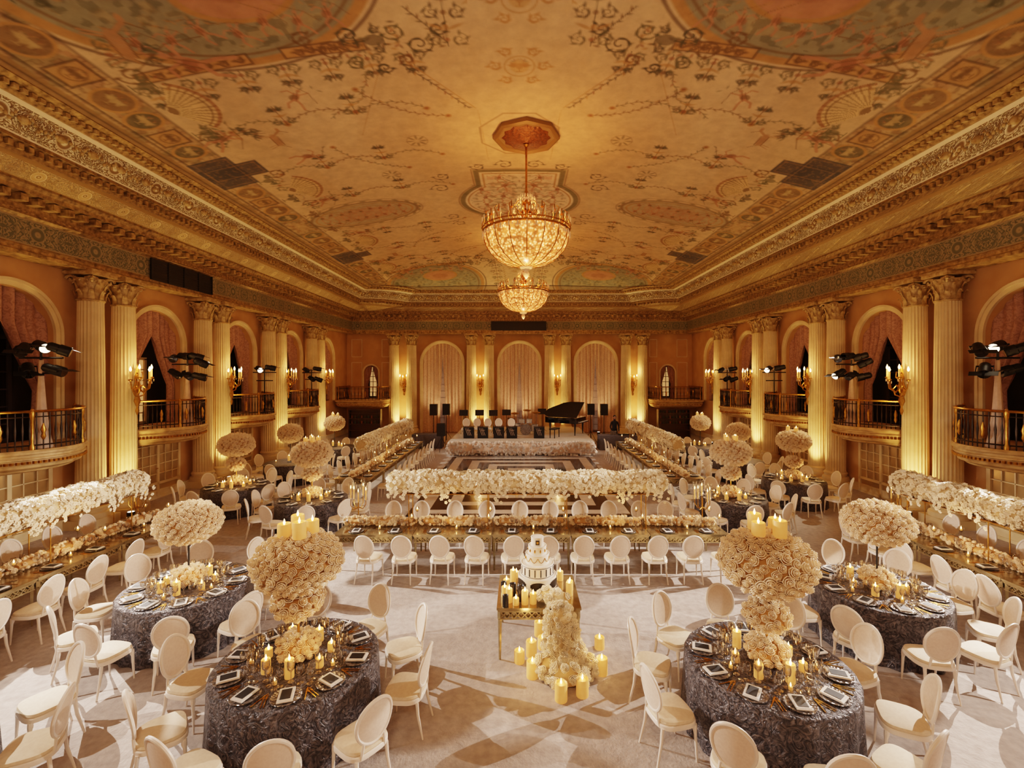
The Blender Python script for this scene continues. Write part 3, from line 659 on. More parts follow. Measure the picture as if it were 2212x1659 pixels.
for a,b in ((-12,-6.8),(-3.9,-1.45),(1.45,3.85),(6.75,12)): mb.box(((a+b)/2,32.17,.12),(b-a,.06,.24))
struct('baseboard_far',mb.mesh('bb',['column'],False),'cream baseboard')
def vent(w,h):
    mb=MB(); mb.box((0,0,0),(w,.04,h),0)
    for k in range(5): mb.box((-w/2+w*k/4,.03,0),(.05,.04,h),0)
    for k in range(8): mb.box((0,.02,-h/2+h*(k+.5)/8),(w,.03,.02),0)
    return mb.mesh('vent',['black'],False)
obj('air_vent',vent(3.7,.62),(-.05,31.55,7.38),(0,0,PI),label='dark ventilation grille set in the green frieze',cat='vent')
obj('air_vent',vent(2.8,.66),(-11.39,15.7,7.36),(0,0,-PI/2),label='dark ventilation grille set in the side frieze',cat='vent')
# ------------------------------------------------------------ balconies
def bow(hw,dep,n=24,e0=.28):
    return [(-hw+2*hw*k/n, e0+(dep-e0)*math.sin(PI*k/n)**.75) for k in range(n+1)]
def balcony(hw,dep,square=False):
    pl=bow(hw,dep) if not square else [(-hw,.02),(-hw,dep*.9),(-hw+.15,dep),(hw-.15,dep),(hw,dep*.9),(hw,.02)]
    slab=MB()
    lv=[(2.42,1.0),(2.38,1.03),(2.33,1.03),(2.31,.98),(2.26,.98),(2.24,1.0),(2.21,1.0),(2.19,.97),(2.1,.97),(2.08,.93),(2.02,.92),(1.96,.8),(1.92,.78),(1.88,.66)]
    n_=len(pl)
    v=[]
    for z,k in lv:
        for (x,y) in pl: v.append((x*(1+(k-1)*.5),y*k,z))
        v.append((hw*.99,-.0,z)); v.append((-hw*.99,-.0,z))
    K=n_+2; f=[]
    for j in range(len(lv)-1):
        for i in range(K): f.append((j*K+i,(j+1)*K+i,(j+1)*K+(i+1)%K,j*K+(i+1)%K))
    f.append(tuple(range(K))); f.append(tuple((len(lv)-1)*K+i for i in range(K-1,-1,-1)))
    slab.add(v,f)
    p3=[(x*.97,y*.96,0) for x,y in pl]
    def rs(n,pp=p3):
        L=[0]
        for a,b in zip(pp[:-1],pp[1:]): L.append(L[-1]+math.dist(a,b))
        out=[]
        for k in range(n+1):
            s=L[-1]*k/n; j=max(i for i in range(len(L)) if L[i]<=s+1e-9); j=min(j,len(pp)-2); t=(s-L[j])/(L[j+1]-L[j])
            out.append((pp[j][0]+(pp[j+1][0]-pp[j][0])*t,pp[j][1]+(pp[j+1][1]-pp[j][1])*t))
        return out
    for x,y in rs(44,[(x*.99,y*.985,0) for x,y in pl]): slab.box((x,y,2.145),(.05,.05,.06),1)
    rail=MB(); q=rs(48)
    rail.tube([(x,y,3.27) for x,y in q],.045,8,0,sq=.7); 
    bal=MB(); bal.tube([(x,y,3.15) for x,y in q],.014,6); bal.tube([(x,y,2.52) for x,y in q],.018,6)
    for i,(x,y) in enumerate(rs(34)):
        bal.tube([(x,y,2.42),(x,y,2.6),(x,y,2.85),(x,y,3.0),(x,y,3.24)],[.012,.012,.024,.012,.012],6)
        if i%6==3: bal.lathe([(.01,2.62),(.045,2.7),(.03,2.78),(.05,2.86),(.012,3.0)],10,(x,y,0),1)
    for x,y in (q[0],q[-1],q[16],q[32]): bal.lathe([(.05,2.42),(.05,2.5),(.03,2.55),(.035,3.1),(.05,3.15),(.05,3.26),(.02,3.33)],10,(x,y,0),1)
    return [('slab',slab.mesh('slab',['balcony','gold'],True,.5),(0,0,0),'gilded cream moulded balcony slab'),('handrail',rail.mesh('rail',['gold']),(0,0,0),'brass handrail'),('balustrade',bal.mesh('bal',['iron','gold']),(0,0,0),'dark iron balusters')]
bp=P('balcony','bow-fronted cream balcony with iron balusters and brass rail','balcony',balcony(1.42,1.45))
for sx,rz,x in ((-1,-PI/2,-11.98),(1,PI/2,11.98)):
    for c in BAYS[:4]: put(bp,(x,c,0),rz,group='bow-fronted wall balconies')
cb=P('balcony','broad corner balcony with iron balusters over bar shelves','balcony',balcony(1.52,2.6,True))
put(cb,(-10.32,32.15,0),PI,group='corner balconies'); put(cb,(10.32,32.15,0),PI,group='corner balconies')
def shelf():
    mb=MB(); w=2.0; mb.box((0,0,.93),(w,.04,1.84)); 
    for s in (-1,1): mb.box((s*w/2,.17,.93),(.06,.38,1.84))
    for z in (.05,.5,.9,1.25,1.6,1.82): mb.box((0,.17,z),(w,.36,.04))
    return mb.mesh('shelf',['wood'],False)
shm=shelf()
bt=MB(); bt.lathe([(.035,0),(.037,.02),(.037,.12),(.014,.16),(.014,.19),(.017,.195)],10); b1=bt.mesh('bottle',['bottle']); b2=bt.mesh('bottle',['amberbottle'])
for sx in (-1,1):
    obj('bar_shelf',shm,(sx*9.9,29.9,0),(0,0,PI),label='dark walnut bar shelf holding bottles under balcony',cat='shelf')
    for z in (.92,1.27,1.62) if sx>0 else (.92,1.27):
        for k in range(9):
            g_=(k+int(z*10))%3
            obj('bottle',b1 if g_ else b2,(sx*9.9-.85+k*.21,29.72,z),label='green glass bottle on bar shelf' if g_ else 'amber glass bottle on bar shelf',cat='bottle',group='bottles on the bar shelves')
# ------------------------------------------------------------ sconces
br=MB(); br.lathe([(.02,-.95),(.06,-.85),(.03,-.75),(.1,-.6),(.05,-.45),(.12,-.25),(.06,-.1),(.09,0),(.03,.1),(.05,.2),(.0001,.35)],12,(0,.05,0),0,1,.5)
for s in (-1,1):
    br.tube([(0,.06,-.5),(s*.14,.1,-.45),(s*.2,.1,-.3),(s*.1,.1,-.2),(0,.06,-.3)],.018,6); br.tube([(0,.06,-.1),(s*.12,.1,-.0),(s*.1,.1,.14),(0,.06,.1)],.014,6)
brm=br.mesh('bracket',['gold'])
arms=[]
for i in range(5):
    a=PI*(.06+.22*i); r=.3 if i!=2 else .36; dx=r*math.cos(a); dy=.08+r*math.sin(a)*.8; hz=.02+.06*(i%2)
    am_=MB(); am_.tube([(0,.08,-.25),(dx*.4,.08+(dy-.08)*.4,-.38),(dx*.85,.08+(dy-.08)*.85,-.28),(dx,dy,-.1+hz)],.014,6,0)
    am_.lathe([(.01,-.12),(.05,-.09),(.055,-.07),(.02,-.06)],10,(dx,dy,hz),0); am_.lathe([(.02,-.07),(.02,.13)],8,(dx,dy,hz),1)
    for k in range(3): am_.ell((dx+.045*math.cos(k*2.1),dy+.045*math.sin(k*2.1),hz-.15),(.009,.009,.035),2,6,4)
    fl=MB(); fl.lathe([(.001,0),(.02,.02),(.026,.05),(.016,.09),(.001,.13)],8,(dx,dy,hz+.13))
    arms.append(('arm',am_.mesh('arm',['gold','wax','crystalclear']),(0,0,0),'gilt arm with candle sleeve',[('flame',fl.mesh('flame',['flame']),(0,0,0))]))
sp=P('wall_sconce','gilded five-arm wall sconce with lit candles on column','sconce',[('bracket',brm)]+arms)
def pt(loc,pw,col=(1,.54,.2),r=.05,name='lamp_light'):
    l=bpy.data.lights.new(name,'POINT'); l.energy=pw; l.color=col; l.shadow_soft_size=r
    o=bpy.data.objects.new(name,l); o.location=loc; COL.objects.link(o); return o
def spot(loc,tgt,pw,ang,col=(1,.8,.55),blend_=.5,r=.08,name='spot_light',gobo=0):
    l=bpy.data.lights.new(name,'SPOT'); l.energy=pw; l.color=col; l.spot_size=math.radians(ang); l.spot_blend=blend_; l.shadow_soft_size=r
    if gobo:   # leaf break-up gobo in the fixture
        l.use_nodes=True; nt=l.node_tree; em=[n for n in nt.nodes if n.type=='EMISSION'][0]; K=nt.links.new
        tc=nt.nodes.new('ShaderNodeTexCoord'); sx_=nt.nodes.new('ShaderNodeSeparateXYZ'); K(tc.outputs['Normal'],sx_.inputs[0])
        cb_=nt.nodes.new('ShaderNodeCombineXYZ')
        for i in (0,1):
            d=nt.nodes.new('ShaderNodeMath'); d.operation='DIVIDE'; K(sx_.outputs[i],d.inputs[0]); K(sx_.outputs[2],d.inputs[1])
            k=nt.nodes.new('ShaderNodeMath'); k.operation='MULTIPLY'; K(d.outputs[0],k.inputs[0]); k.inputs[1].default_value=(gobo,gobo*2.0)[i]; K(k.outputs[0],cb_.inputs[i])
        v=nt.nodes.new('ShaderNodeTexVoronoi'); v.inputs['Scale'].default_value=1; K(cb_.outputs[0],v.inputs['Vector'])
        mr_=nt.nodes.new('ShaderNodeMapRange'); mr_.inputs[1].default_value=.42; mr_.inputs[2].default_value=.46; mr_.inputs[3].default_value=.03; mr_.inputs[4].default_value=1.5
        K(v.outputs['Distance'],mr_.inputs[0]); K(mr_.outputs[0],em.inputs['Strength'])
    o=bpy.data.objects.new(name,l); o.location=loc; o.rotation_euler=(Vector(tgt)-Vector(loc)).to_track_quat('-Z','Y').to_euler(); COL.objects.link(o); return o
for sx,rz in ((-1,-PI/2),(1,PI/2)):
    for p in PAIRS:
        put(sp,(sx*11.26,p+.52,4.0),rz,group='gilded wall sconces',scale=1.15)
        if p>10: pt((sx*10.75,p+.52,4.35),38,(1,.52,.18))
for x in (-8.0,-2.7,2.62,7.87):
    put(sp,(x,32.19,3.7),PI,group='gilded wall sconces',scale=1.15); pt((x,31.4,4.3),38,(1,.52,.18))
# ------------------------------------------------------------ uplights
ul=MB(); ul.lathe([(.09,0),(.1,.02),(.1,.2),(.085,.22)],14,mi=0); ul.lathe([(.0001,.221),(.08,.222)],14,mi=1,cap=False)
ulp=P('floor_uplight','small black floor uplight glowing at column base','uplight',[('housing',ul.mesh('ul',['black','bulb']))])
AMB=(1,.62,.22)
for sx in (-1,1):
    for p in PAIRS:
        put(ulp,(sx*10.95,p,0),group='floor uplights')
        spot((sx*10.95,p,.3),(sx*11.7,p,3.8),560,76,AMB,.85)
for x in (-8.0,-2.7,2.62,7.87):
    put(ulp,(x,31.15,0),group='floor uplights'); spot((x,31.15,.3),(x,32.0,3.8),640,88,AMB,.85)
# extra uplights added to brighten the three tall curtains
for x in (-5.35,0,5.3):
    put(ulp,(x,31.0,0),group='floor uplights'); spot((x,31.0,.3),(x,32.4,3.6),300,80,(1,.66,.36),.85)
# ------------------------------------------------------------ chandeliers
def chand():
    bowl=MB(); prof=[(.06,-1.0),(.3,-.98),(.6,-.9),(.88,-.74),(1.08,-.52),(1.19,-.27),(1.22,0)]
    bowl.lathe(prof,48,cap=False,mod=lambda a,j:1+.012*math.cos(a*16))
    ribs=MB()
    for i in range(16):
        a=2*PI*i/16; ribs.tube([(r*1.02*math.cos(a),r*1.02*math.sin(a),z) for r,z in prof],.014,6)
    rim=MB(); rim.tube([(1.24*math.cos(2*PI*i/64),1.24*math.sin(2*PI*i/64),.0) for i in range(64)],.035,8,closed=True)
    rim.tube([(1.26*math.cos(2*PI*i/64),1.26*math.sin(2*PI*i/64),.1) for i in range(64)],.02,8,closed=True)
    for i in range(32):
        a=2*PI*i/32; c,s=math.cos(a),math.sin(a); rim.tube([(1.24*c,1.24*s,0),(1.3*c,1.3*s,.14),(1.27*c,1.27*s,.24)],.014,5)
    drops=MB()
    for i in range(32):
        a=2*PI*i/32; c,s=math.cos(a),math.sin(a)
        drops.ell((1.27*c,1.27*s,-.1),(.025,.025,.07),0,8,6); drops.ell((1.29*c,1.29*s,.3),(.022,.022,.08),0,8,6)
    for i in range(16):
        a=2*PI*(i+.5)/16; sw=[]
        for t in np.linspace(0,1,6):
            b=a-PI/16+PI/8*t; r=1.25; sw.append((r*math.cos(b),r*math.sin(b),-.02-.22*4*t*(1-t)*.6))
        for q in sw: drops.ell(q,(.022,.022,.03),0,6,4)
    arms=MB()
    for i in range(16):
        a=2*PI*i/16; c,s=math.cos(a),math.sin(a)
        arms.tube([(.12*c,.12*s,.2),(.6*c,.6*s,.05),(1.1*c,1.1*s,.18),(1.25*c,1.25*s,.42),(1.16*c,1.16*s,.5)],.014,6)
        arms.lathe([(.02,.42),(.05,.46),(.02,.48),(.015,.62)],8,(1.08*c,1.08*s,-.05))
    stem=MB(); stem.lathe([(.16,.1),(.22,.3),(.1,.42),(.16,.6),(.08,.7),(.13,.85),(.05,1.0),(.07,1.15),(.03,1.25),(.03,2.5),(.08,2.55),(.03,2.7)],20)
    for i in range(10):
        a=2*PI*i/10; c,s=math.cos(a),math.sin(a); stem.tube([(.1*c,.1*s,.45),(.3*c,.3*s,.62),(.36*c,.36*s,.8),(.26*c,.26*s,.9)],.012,5)
    cup=MB()
    for i in range(14):
        a=2*PI*i/14; c,s=math.cos(a),math.sin(a)
        for k,(r,z) in enumerate(((.08,.98),(.18,1.05),(.26,.98),(.3,.85),(.38,.62),(.3,.42))): cup.ell((r*c,r*s,z),(.022,.022,.055),0,6,5)
    ca=MB(); ca.lathe([(.98,2.85),(.98,2.74),(.9,2.7),(.82,2.76),(.0001,2.77)],8,mi=1); ca.lathe([(.7,2.77),(.6,2.72),(.36,2.69),(.14,2.63),(.05,2.58)],24,mod=lambda a,j:1+.06*math.cos(12*a))
    fin=MB(); fin.lathe([(.0001,-1.36),(.07,-1.28),(.1,-1.2),(.05,-1.12),(.16,-1.06),(.2,-1.01),(.06,-.97)],14)
    return [('crystal_bowl',bowl.mesh('b',['crystal'],True,2),(0,0,0),'glowing beaded crystal bowl'),('rib_frame',ribs.mesh('r',['gold'])),('rim',rim.mesh('ri',['gold'])),('crystal_drops',drops.mesh('d',['crystalclear'])),('arms',arms.mesh('a',['gold'])),('stem',stem.mesh('s',['gold'])),('crystal_fountain',cup.mesh('c',['crystalclear'])),('canopy',ca.mesh('ca',['copper','darkgold'],True,.5),(0,0,0),'octagonal bronze-gilt ceiling canopy'),('finial',fin.mesh('f',['crystalclear']))]
cp=P('chandelier','large gilded chandelier with glowing crystal basket bowl','chandelier',chand())
ORG=(1,.44,.12)
for y in (13.5,23.4):
    put(cp,(.2,y,8.22),group='crystal chandeliers')
    pt((.2,y,8.75),480,ORG,.25,'chandelier_light'); pt((.2,y,6.7),70,(1,.58,.27),.02,'chandelier_light')
# ------------------------------------------------------------ flowers
def rose_geo():
    # cupped spiral rose: petals rise steeply and curl at the lip, tight bud in the middle
    v=[];f=[]
    for (cnt,R,zb,h,th) in ((5,1.0,-.35,.95,0),(5,.76,-.05,.98,.6),(4,.5,.25,.86,.2),(3,.28,.5,.68,.9)):
        for k in range(cnt):
            t0=2*PI*k/cnt+th; w=PI/cnt*1.35; b=len(v)
            for t,rk,zk in ((0,.45,0),(.5,.92,.55),(.85,1.0,.92),(1,1.1,.86)):
                for a in (-1,0,1):
                    r=R*rk*(1-.1*a*a); an=t0+a*w*(.8+.2*t); z=zb+h*zk-.10*a*a*h*t
                    v.append((r*math.cos(an),r*math.sin(an),z))
            for i in (0,1,2):
                for j in (0,1): f.append((b+3*i+j,b+3*i+j+1,b+3*i+j+4,b+3*i+j+3))
    b=len(v); n=6
    for (r,z) in ((.2,.8),(.17,1.16),(.04,1.22)):
        for i in range(n): v.append((r*math.cos(2*PI*i/n),r*math.sin(2*PI*i/n),z))
    for j in (0,1):
        for i in range(n): f.append((b+j*n+i,b+j*n+(i+1)%n,b+(j+1)*n+(i+1)%n,b+(j+1)*n+i))
    return np.array(v),f
def orchid_geo():
    v=[];f=[]
    for k in range(5):
        a=2*PI*k/5; c,s=math.cos(a),math.sin(a); b=len(v)
        for (r,w,z) in ((.1,0,.1),(.6,.42,.25),(.6,-.42,.25),(1,0,.08)): v.append((r*c-w*s,r*s+w*c,z))
        f.append((b,b+1,b+3,b+2))
    b=len(v)
    for i in range(4): v.append((.16*math.cos(i*PI/2),.16*math.sin(i*PI/2),.12))
    v.append((0,0,.4)); f+=[(b+i,b+(i+1)%4,b+4) for i in range(4)]
    return np.array(v),f
ROSE=rose_geo(); ORCH=orchid_geo()
def scatter(mb,geo,pts,nrm,size,mi=0,jit=.3):
    gv,gf=geo
    for p,n_ in zip(pts,nrm):
        n_=np.array(n_)+rng.normal(0,jit,3)*.5; n_/=np.linalg.norm(n_)
        t=np.cross(n_,rng.normal(0,1,3)); t/=np.linalg.norm(t); b=np.cross(n_,t)
        s=size*rng.uniform(.85,1.15); mb.add((gv*s)@np.array([t,b,n_])+p,gf,mi)
def ballmb(rx,rz,size,n,core=.97,geo=ROSE,mi=0,cm=1):
    # even distribution over the ellipsoid surface (area-weighted), not the parametric sphere
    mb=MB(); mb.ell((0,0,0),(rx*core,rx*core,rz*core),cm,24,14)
    th_=np.linspace(0,PI,400); dA=np.sin(th_)*np.sqrt((rx*np.cos(th_))**2+(rz*np.sin(th_))**2); cdf=np.cumsum(dA); cdf/=cdf[-1]
    k=np.arange(n)+.5; ph=np.interp(k/n,cdf,th_); th=PI*(1+5**.5)*k
    d=np.stack([np.cos(th)*np.sin(ph),np.sin(th)*np.sin(ph),np.cos(ph)],-1)
    p=d*np.array([rx,rx,rz])*(.97+rng.uniform(-.02,.03,(n,1)))+rng.normal(0,.006,(n,3)); nn=d/np.array([rx,rx,rz]); nn/=np.linalg.norm(nn,axis=1)[:,None]
    scatter(mb,geo,p,nn,size,mi,.25); return mb
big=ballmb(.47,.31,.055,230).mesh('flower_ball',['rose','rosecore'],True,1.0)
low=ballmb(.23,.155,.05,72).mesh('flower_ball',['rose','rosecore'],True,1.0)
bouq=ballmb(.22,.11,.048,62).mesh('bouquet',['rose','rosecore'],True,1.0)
def hedge(L,w,h,n,size,geo,drip,mats,jt=.5):
    mb=MB(); N=24
    tube=[(-L/2+.08+(L-.16)*k/N,.01*math.sin(k),.01*math.sin(k*1.7)) for k in range(N+1)]
    mb.tube(tube,[w*.93*(1+.03*math.sin(k*2.1)) for k in range(N+1)],14,1,sq=h/w)
    x=rng.uniform(-L/2,L/2,n); a=rng.uniform(0,2*PI,n); k=1+.07*np.sin(x*5.3)+.05*np.sin(x*11+2)+rng.uniform(-.05,.09,n)
    endk=np.sqrt(np.clip(1-np.clip((np.abs(x)-(L/2-.25))/.3,0,1)**2,.05,1))
    p=np.stack([x,np.cos(a)*w*k*endk,np.sin(a)*h*k*endk],-1); nn=np.stack([np.sign(x)*(1-endk),np.cos(a),np.sin(a)],-1)
    scatter(mb,geo,p,nn,size,0,jt)
    if drip:
        P_=[];N_=[]
        for _ in range(int(L*drip)):
            x0=rng.uniform(-L/2,L/2); sd=rng.choice([-1,1]); ln=rng.uniform(.08,.28)
            for j in range(int(ln/.035)): P_.append((x0+.015*j*rng.normal(),sd*(w*.9+.02),-h*.6-.04*j)); N_.append((0,sd,-.2))
        scatter(mb,geo,np.array(P_),np.array(N_),size*.9)
    return mb.mesh('hedge',mats,True,1.2)
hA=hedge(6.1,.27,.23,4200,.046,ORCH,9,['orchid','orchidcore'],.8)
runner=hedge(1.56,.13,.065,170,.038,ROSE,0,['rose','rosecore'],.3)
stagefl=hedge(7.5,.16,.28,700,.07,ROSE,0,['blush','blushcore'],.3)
# ------------------------------------------------------------ candles
def candle(r,h,mat='wax',lit=True):
    mb=MB(); mb.lathe([(r*.98,0),(r,.01),(r,h-.01),(r*.93,h),(r*.75,h-.015),(.001,h-.02)],16)
    fl=MB(); fl.lathe([(.001,0),(.011,.015),(.014,.03),(.007,.052),(.001,.075)],8,(0,0,h-.02)); wk=MB(); wk.lathe([(.003,h-.02),(.003,h)],5)
    parts=[('wick',wk.mesh('w',['blackwax']))]
    if lit: parts.append(('flame',fl.mesh('f',['flame'])))
    return dict(name='pillar_candle',label='ivory pillar candle, lit' if mat=='wax' else 'black pillar candle, unlit',cat='candle',mesh=mb.mesh('candle',[mat]),parts=parts)
CN=[candle(.045,.1),candle(.05,.15),candle(.05,.2)]; CB=[candle(.045,.16,'blackwax',False),candle(.05,.22,'blackwax',False)]
CT=[candle(.075,.15),candle(.075,.19)]
CBIG=[candle(.075,.17),candle(.08,.22)]
vt=MB(); vt.lathe([(.03,0),(.034,.06),(.036,.07)],12,mi=0); vt.lathe([(.001,.02),(.022,.02),(.022,.05),(.006,.055)],10,mi=1); vt.lathe([(.001,.05),(.01,.065),(.001,.095)],6,mi=2)
votive=P('votive_candle','small glass votive with lit candle on table','candle',mesh=vt.mesh('votive',['glass','wax','flame']))
# ------------------------------------------------------------ chair
def chair():
    cs=MB(); se=lambda a,e: math.copysign(abs(a)**e,a)
    def outline(rx,ry,z,n=28):
        return [(rx*se(math.cos(2*PI*i/n),.6)*(1+.08*math.sin(2*PI*i/n)),ry*se(math.sin(2*PI*i/n),.6),z) for i in range(n)]
    def stack(mb,L):
        n=28; v=[];[v.extend(outline(*l)) for l in L]; f=[(j*n+i,j*n+(i+1)%n,(j+1)*n+(i+1)%n,(j+1)*n+i) for j in range(len(L)-1) for i in range(n)]
        f+= [tuple(range(n-1,-1,-1)),tuple((len(L)-1)*n+i for i in range(n))]; mb.add(v,f)
    stack(cs,[(.22,.21,.435),(.228,.218,.452),(.22,.21,.475),(.17,.16,.488)])
    fr=MB(); stack(fr,[(.225,.215,.385),(.236,.226,.393),(.236,.226,.43),(.228,.218,.44)])
    back=MB(); yz=lambda z: -.2-.17*(z-.42)
    cz=.735; hw=.19; hh=.225; n=32
    ring=[(hw*math.cos(2*PI*i/n),yz(cz+hh*math.sin(2*PI*i/n))+.03*math.cos(2*PI*i/n)**2,cz+hh*math.sin(2*PI*i/n)) for i in range(n)]
    back.tube(ring,.018,8,closed=True)
    for s in (-1,1): back.tube([(s*.13,-.2,.4),(s*.12,-.215,.48),(s*.11,yz(.53),.545)],[.016,.013,.015],8)
    pad=MB(); v=[];f=[]
    R=5
    for sd in (1,-1):
        b=len(v)
        for j in range(R+1):
            k=j/R*.93+1e-4
            for i in range(n):
                a=2*PI*i/n; x=hw*k*math.cos(a); z=cz+hh*k*math.sin(a); v.append((x,yz(z)+.75*x*x+sd*(.004+.008*(1-k*k)),z))
        for j in range(R):
            for i in range(n): 
                q=(b+j*n+i,b+j*n+(i+1)%n,b+(j+1)*n+(i+1)%n,b+(j+1)*n+i); f.append(q if sd<0 else q[::-1])
    pad.add(v,f)
    legs=[]
    for s in (-1,1):
        l=MB(); l.tube([(s*.19,.18,.4),(s*.19,.18,.35),(s*.193,.185,.31),(s*.2,.2,.0)],[.024,.026,.018,.01],8); legs.append(l)
        l=MB(); l.tube([(s*.165,-.185,.4),(s*.168,-.2,.25),(s*.185,-.26,.0)],[.02,.017,.011],8); legs.append(l)
    return cs,fr,back,pad,legs
cs,fr,back,pad,legs=chair()
chp=P('dining_chair','white oval-back dining chair with ivory seat','chair',
 [('seat',cs.mesh('seat',['seat']),(0,0,0),'ivory cushioned seat'),('seat_frame',fr.mesh('frame',['chairwhite'])),('backrest',back.mesh('back',['chairwhite']),(0,0,0),'white oval frame',[('back_pad',pad.mesh('pad',['chairpad']),(0,0,0))])]+[('leg',l.mesh('leg',['chairwhite'])) for l in legs])
allc=MB(); allc.merge(cs,0); allc.merge(fr,1); allc.merge(back,1); allc.merge(pad,2); [allc.merge(l,1) for l in legs]
chs=P('dining_chair','white oval-back dining chair with ivory seat','chair',mesh=allc.mesh('dining_chair',['seat','chairwhite','chairpad']))
def pj(x,y,z): return (1122+x/y*1000, 808-(z-4.1)/y*1000)
def put_chair(x,y,rz,group):
    if y<.8: return
    px,py=pj(x,y,.8)
    if px<-60 or px>2280 or py>1850: return
    put(chp if y<13 else chs,(x,y,0),rz,group=group,label=None)
# ------------------------------------------------------------ tableware protos
g=MB(); g.lathe([(.035,0),(.034,.004),(.006,.01),(.005,.09),(.012,.1),(.036,.125),(.042,.16),(.036,.2),(.034,.2),(.04,.16),(.034,.128),(.004,.105)],14,cap=False)
wine=P('wine_glass','clear stemmed wine glass on table','glass',mesh=g.mesh('wine_glass',['glass']))
g=MB(); g.lathe([(.001,0),(.1,0),(.15,.012),(.155,.014),(.15,.018),(.1,.006),(.001,.006)],24,mi=0)
charger=P('charger_plate','silver beaded charger plate','plate',mesh=g.mesh('charger',['silver']))
g=MB(); g.box((0,0,.006),(.15,.22,.012)); g.box((0,.005,.014),(.145,.2,.006))
napkin=P('napkin','folded white linen napkin on charger','napkin',mesh=g.mesh('napkin',['linen'],False))
g=MB(); g.box((0,0,.002),(.1,.155,.004))
card=P('menu_card','black menu card lying on napkin','menu card',mesh=g.mesh('card',['blackcard'],False))
g=MB(); g.box((0,-.04,.003),(.008,.13,.004)); g.box((0,.04,.003),(.02,.03,.004)); [g.box((dx,.07,.003),(.003,.04,.003)) for dx in (-.008,-.003,.003,.008)]
fork=P('fork','gold fork beside plate','fork',mesh=g.mesh('fork',['cutlery'],False))
g=MB(); g.box((0,-.05,.003),(.01,.1,.005)); g.add([(-.008,0,.002),(.008,0,.002),(.008,.09,.002),(0,.12,.002),(-.008,.08,.002),(-.008,0,.005),(.008,0,.005),(.008,.09,.005),(0,.12,.005),(-.008,.08,.005)],[(4,3,2,1,0),(5,6,7,8,9),(0,1,6,5),(1,2,7,6),(2,3,8,7),(3,4,9,8),(4,0,5,9)])
knife=P('knife','gold knife beside plate','knife',mesh=g.mesh('knife',['cutlery'],False))
ZT=.762
def setting(x,y,an,full,grp):
    c,s=math.cos(an),math.sin(an); rz=an-PI/2
    def w(lx,ly): return (x+lx*s+ly*c, y-lx*c+ly*s)
    q=w(0,0); put(charger,(q[0],q[1],ZT),rz,group='charger plates '+grp)
    j=random.uniform(-.12,.12)
    put(napkin,(q[0],q[1],ZT+.0185),rz+j,group='napkins '+grp); put(card,(q[0],q[1],ZT+.036),rz+j,group='menu cards '+grp)
    if full:
        for dx,p in ((-.19,fork),(-.22,fork),(.19,knife)): q=w(dx,0); put(p,(q[0],q[1],ZT),rz,group='gold cutlery '+grp)
    for k,(dx,dy) in enumerate(((.1,.2),(.2,.17),(0,.25),(-.1,.2)) if full else ((.1,.2),)):
        if k==3 and 'long' in grp: continue
        q=w(dx,dy); put(wine,(q[0],q[1],ZT),rz,group='wine glasses '+grp,scale=(1,1,(1.0,.85,1.15,.95)[k]))
tc_=MB()
def fold(a,j):
    k=(0,0,0,.15,.5,.8,1.0)[j] if j<7 else 1
    return 1+k*(.02*math.sin(a*22)+.012*math.sin(a*13+1))
tc_.lathe([(.0001,.76),(.5,.76),(.885,.76),(.905,.74),(.91,.5),(.92,.25),(.935,.005)],176,cap=False,mod=fold)
tclm=tc_.mesh('tablecloth',['cloth'],True,1.6)
tb=MB(); tb.lathe([(.86,.72),(.88,.73),(.88,.75),(.86,.755)],40); tb.lathe([(.3,0),(.3,.03),(.05,.06),(.05,.72)],16)
tbm=tb.mesh('table_body',['wood'])
rt=P('round_table','round banquet table in pewter damask cloth','table',[('tablecloth',tclm,(0,0,0),'pewter damask floor-length tablecloth'),('table_frame',tbm)])
def stand(h,dark=False):
    mb=MB(); mb.lathe([(.12,0),(.12,.012),(.02,.03),(.014,.06),(.014,h)],14); mb.lathe([(.16,h-.02),(.16,h)],14) ; return mb.mesh('stand',['black' if dark else 'gold'])
stds={}
def centerpiece(x,y,kind,ztop,zlow=None,rs=1.0,candles=4,sz=1.0,ls_=1.0,base=True):
    h=ztop-.15*rs*sz-ZT-.05
    key=(round(h,2),kind); 
    if key not in stds: stds[key]=stand(h,kind=='single')
    o=obj('floral_centerpiece',None,(x,y,ZT),label='tall cream rose ball centerpiece on slim stand' if not zlow else 'two-tier cream rose centerpiece on gold stand',cat='flower arrangement',group='tall rose centerpieces')
    obj('stand',stds[key],parent=o); obj('flower_ball',big,(0,0,ztop-ZT),(0,0,random.random()*6),parent=o,scale=(rs,rs,rs*sz),label='large cream rose ball')
    if zlow: obj('lower_flower_ball',low,(0,0,zlow-ZT),(0,0,random.random()*6),parent=o,label='small cream rose ball',scale=ls_)
    if base: obj('base_bouquet',bouq,(0,0,.155),parent=o,label='low cream rose bouquet around the stand base')
    for k in range(candles):
        a=2*PI*k/candles+.5; r=.15*rs
        put(CT[k%2],(x+r*math.cos(a),y+r*math.sin(a),ztop+.315*rs*sz),group='candles on rose balls',scale=1 if y<8 else .75)
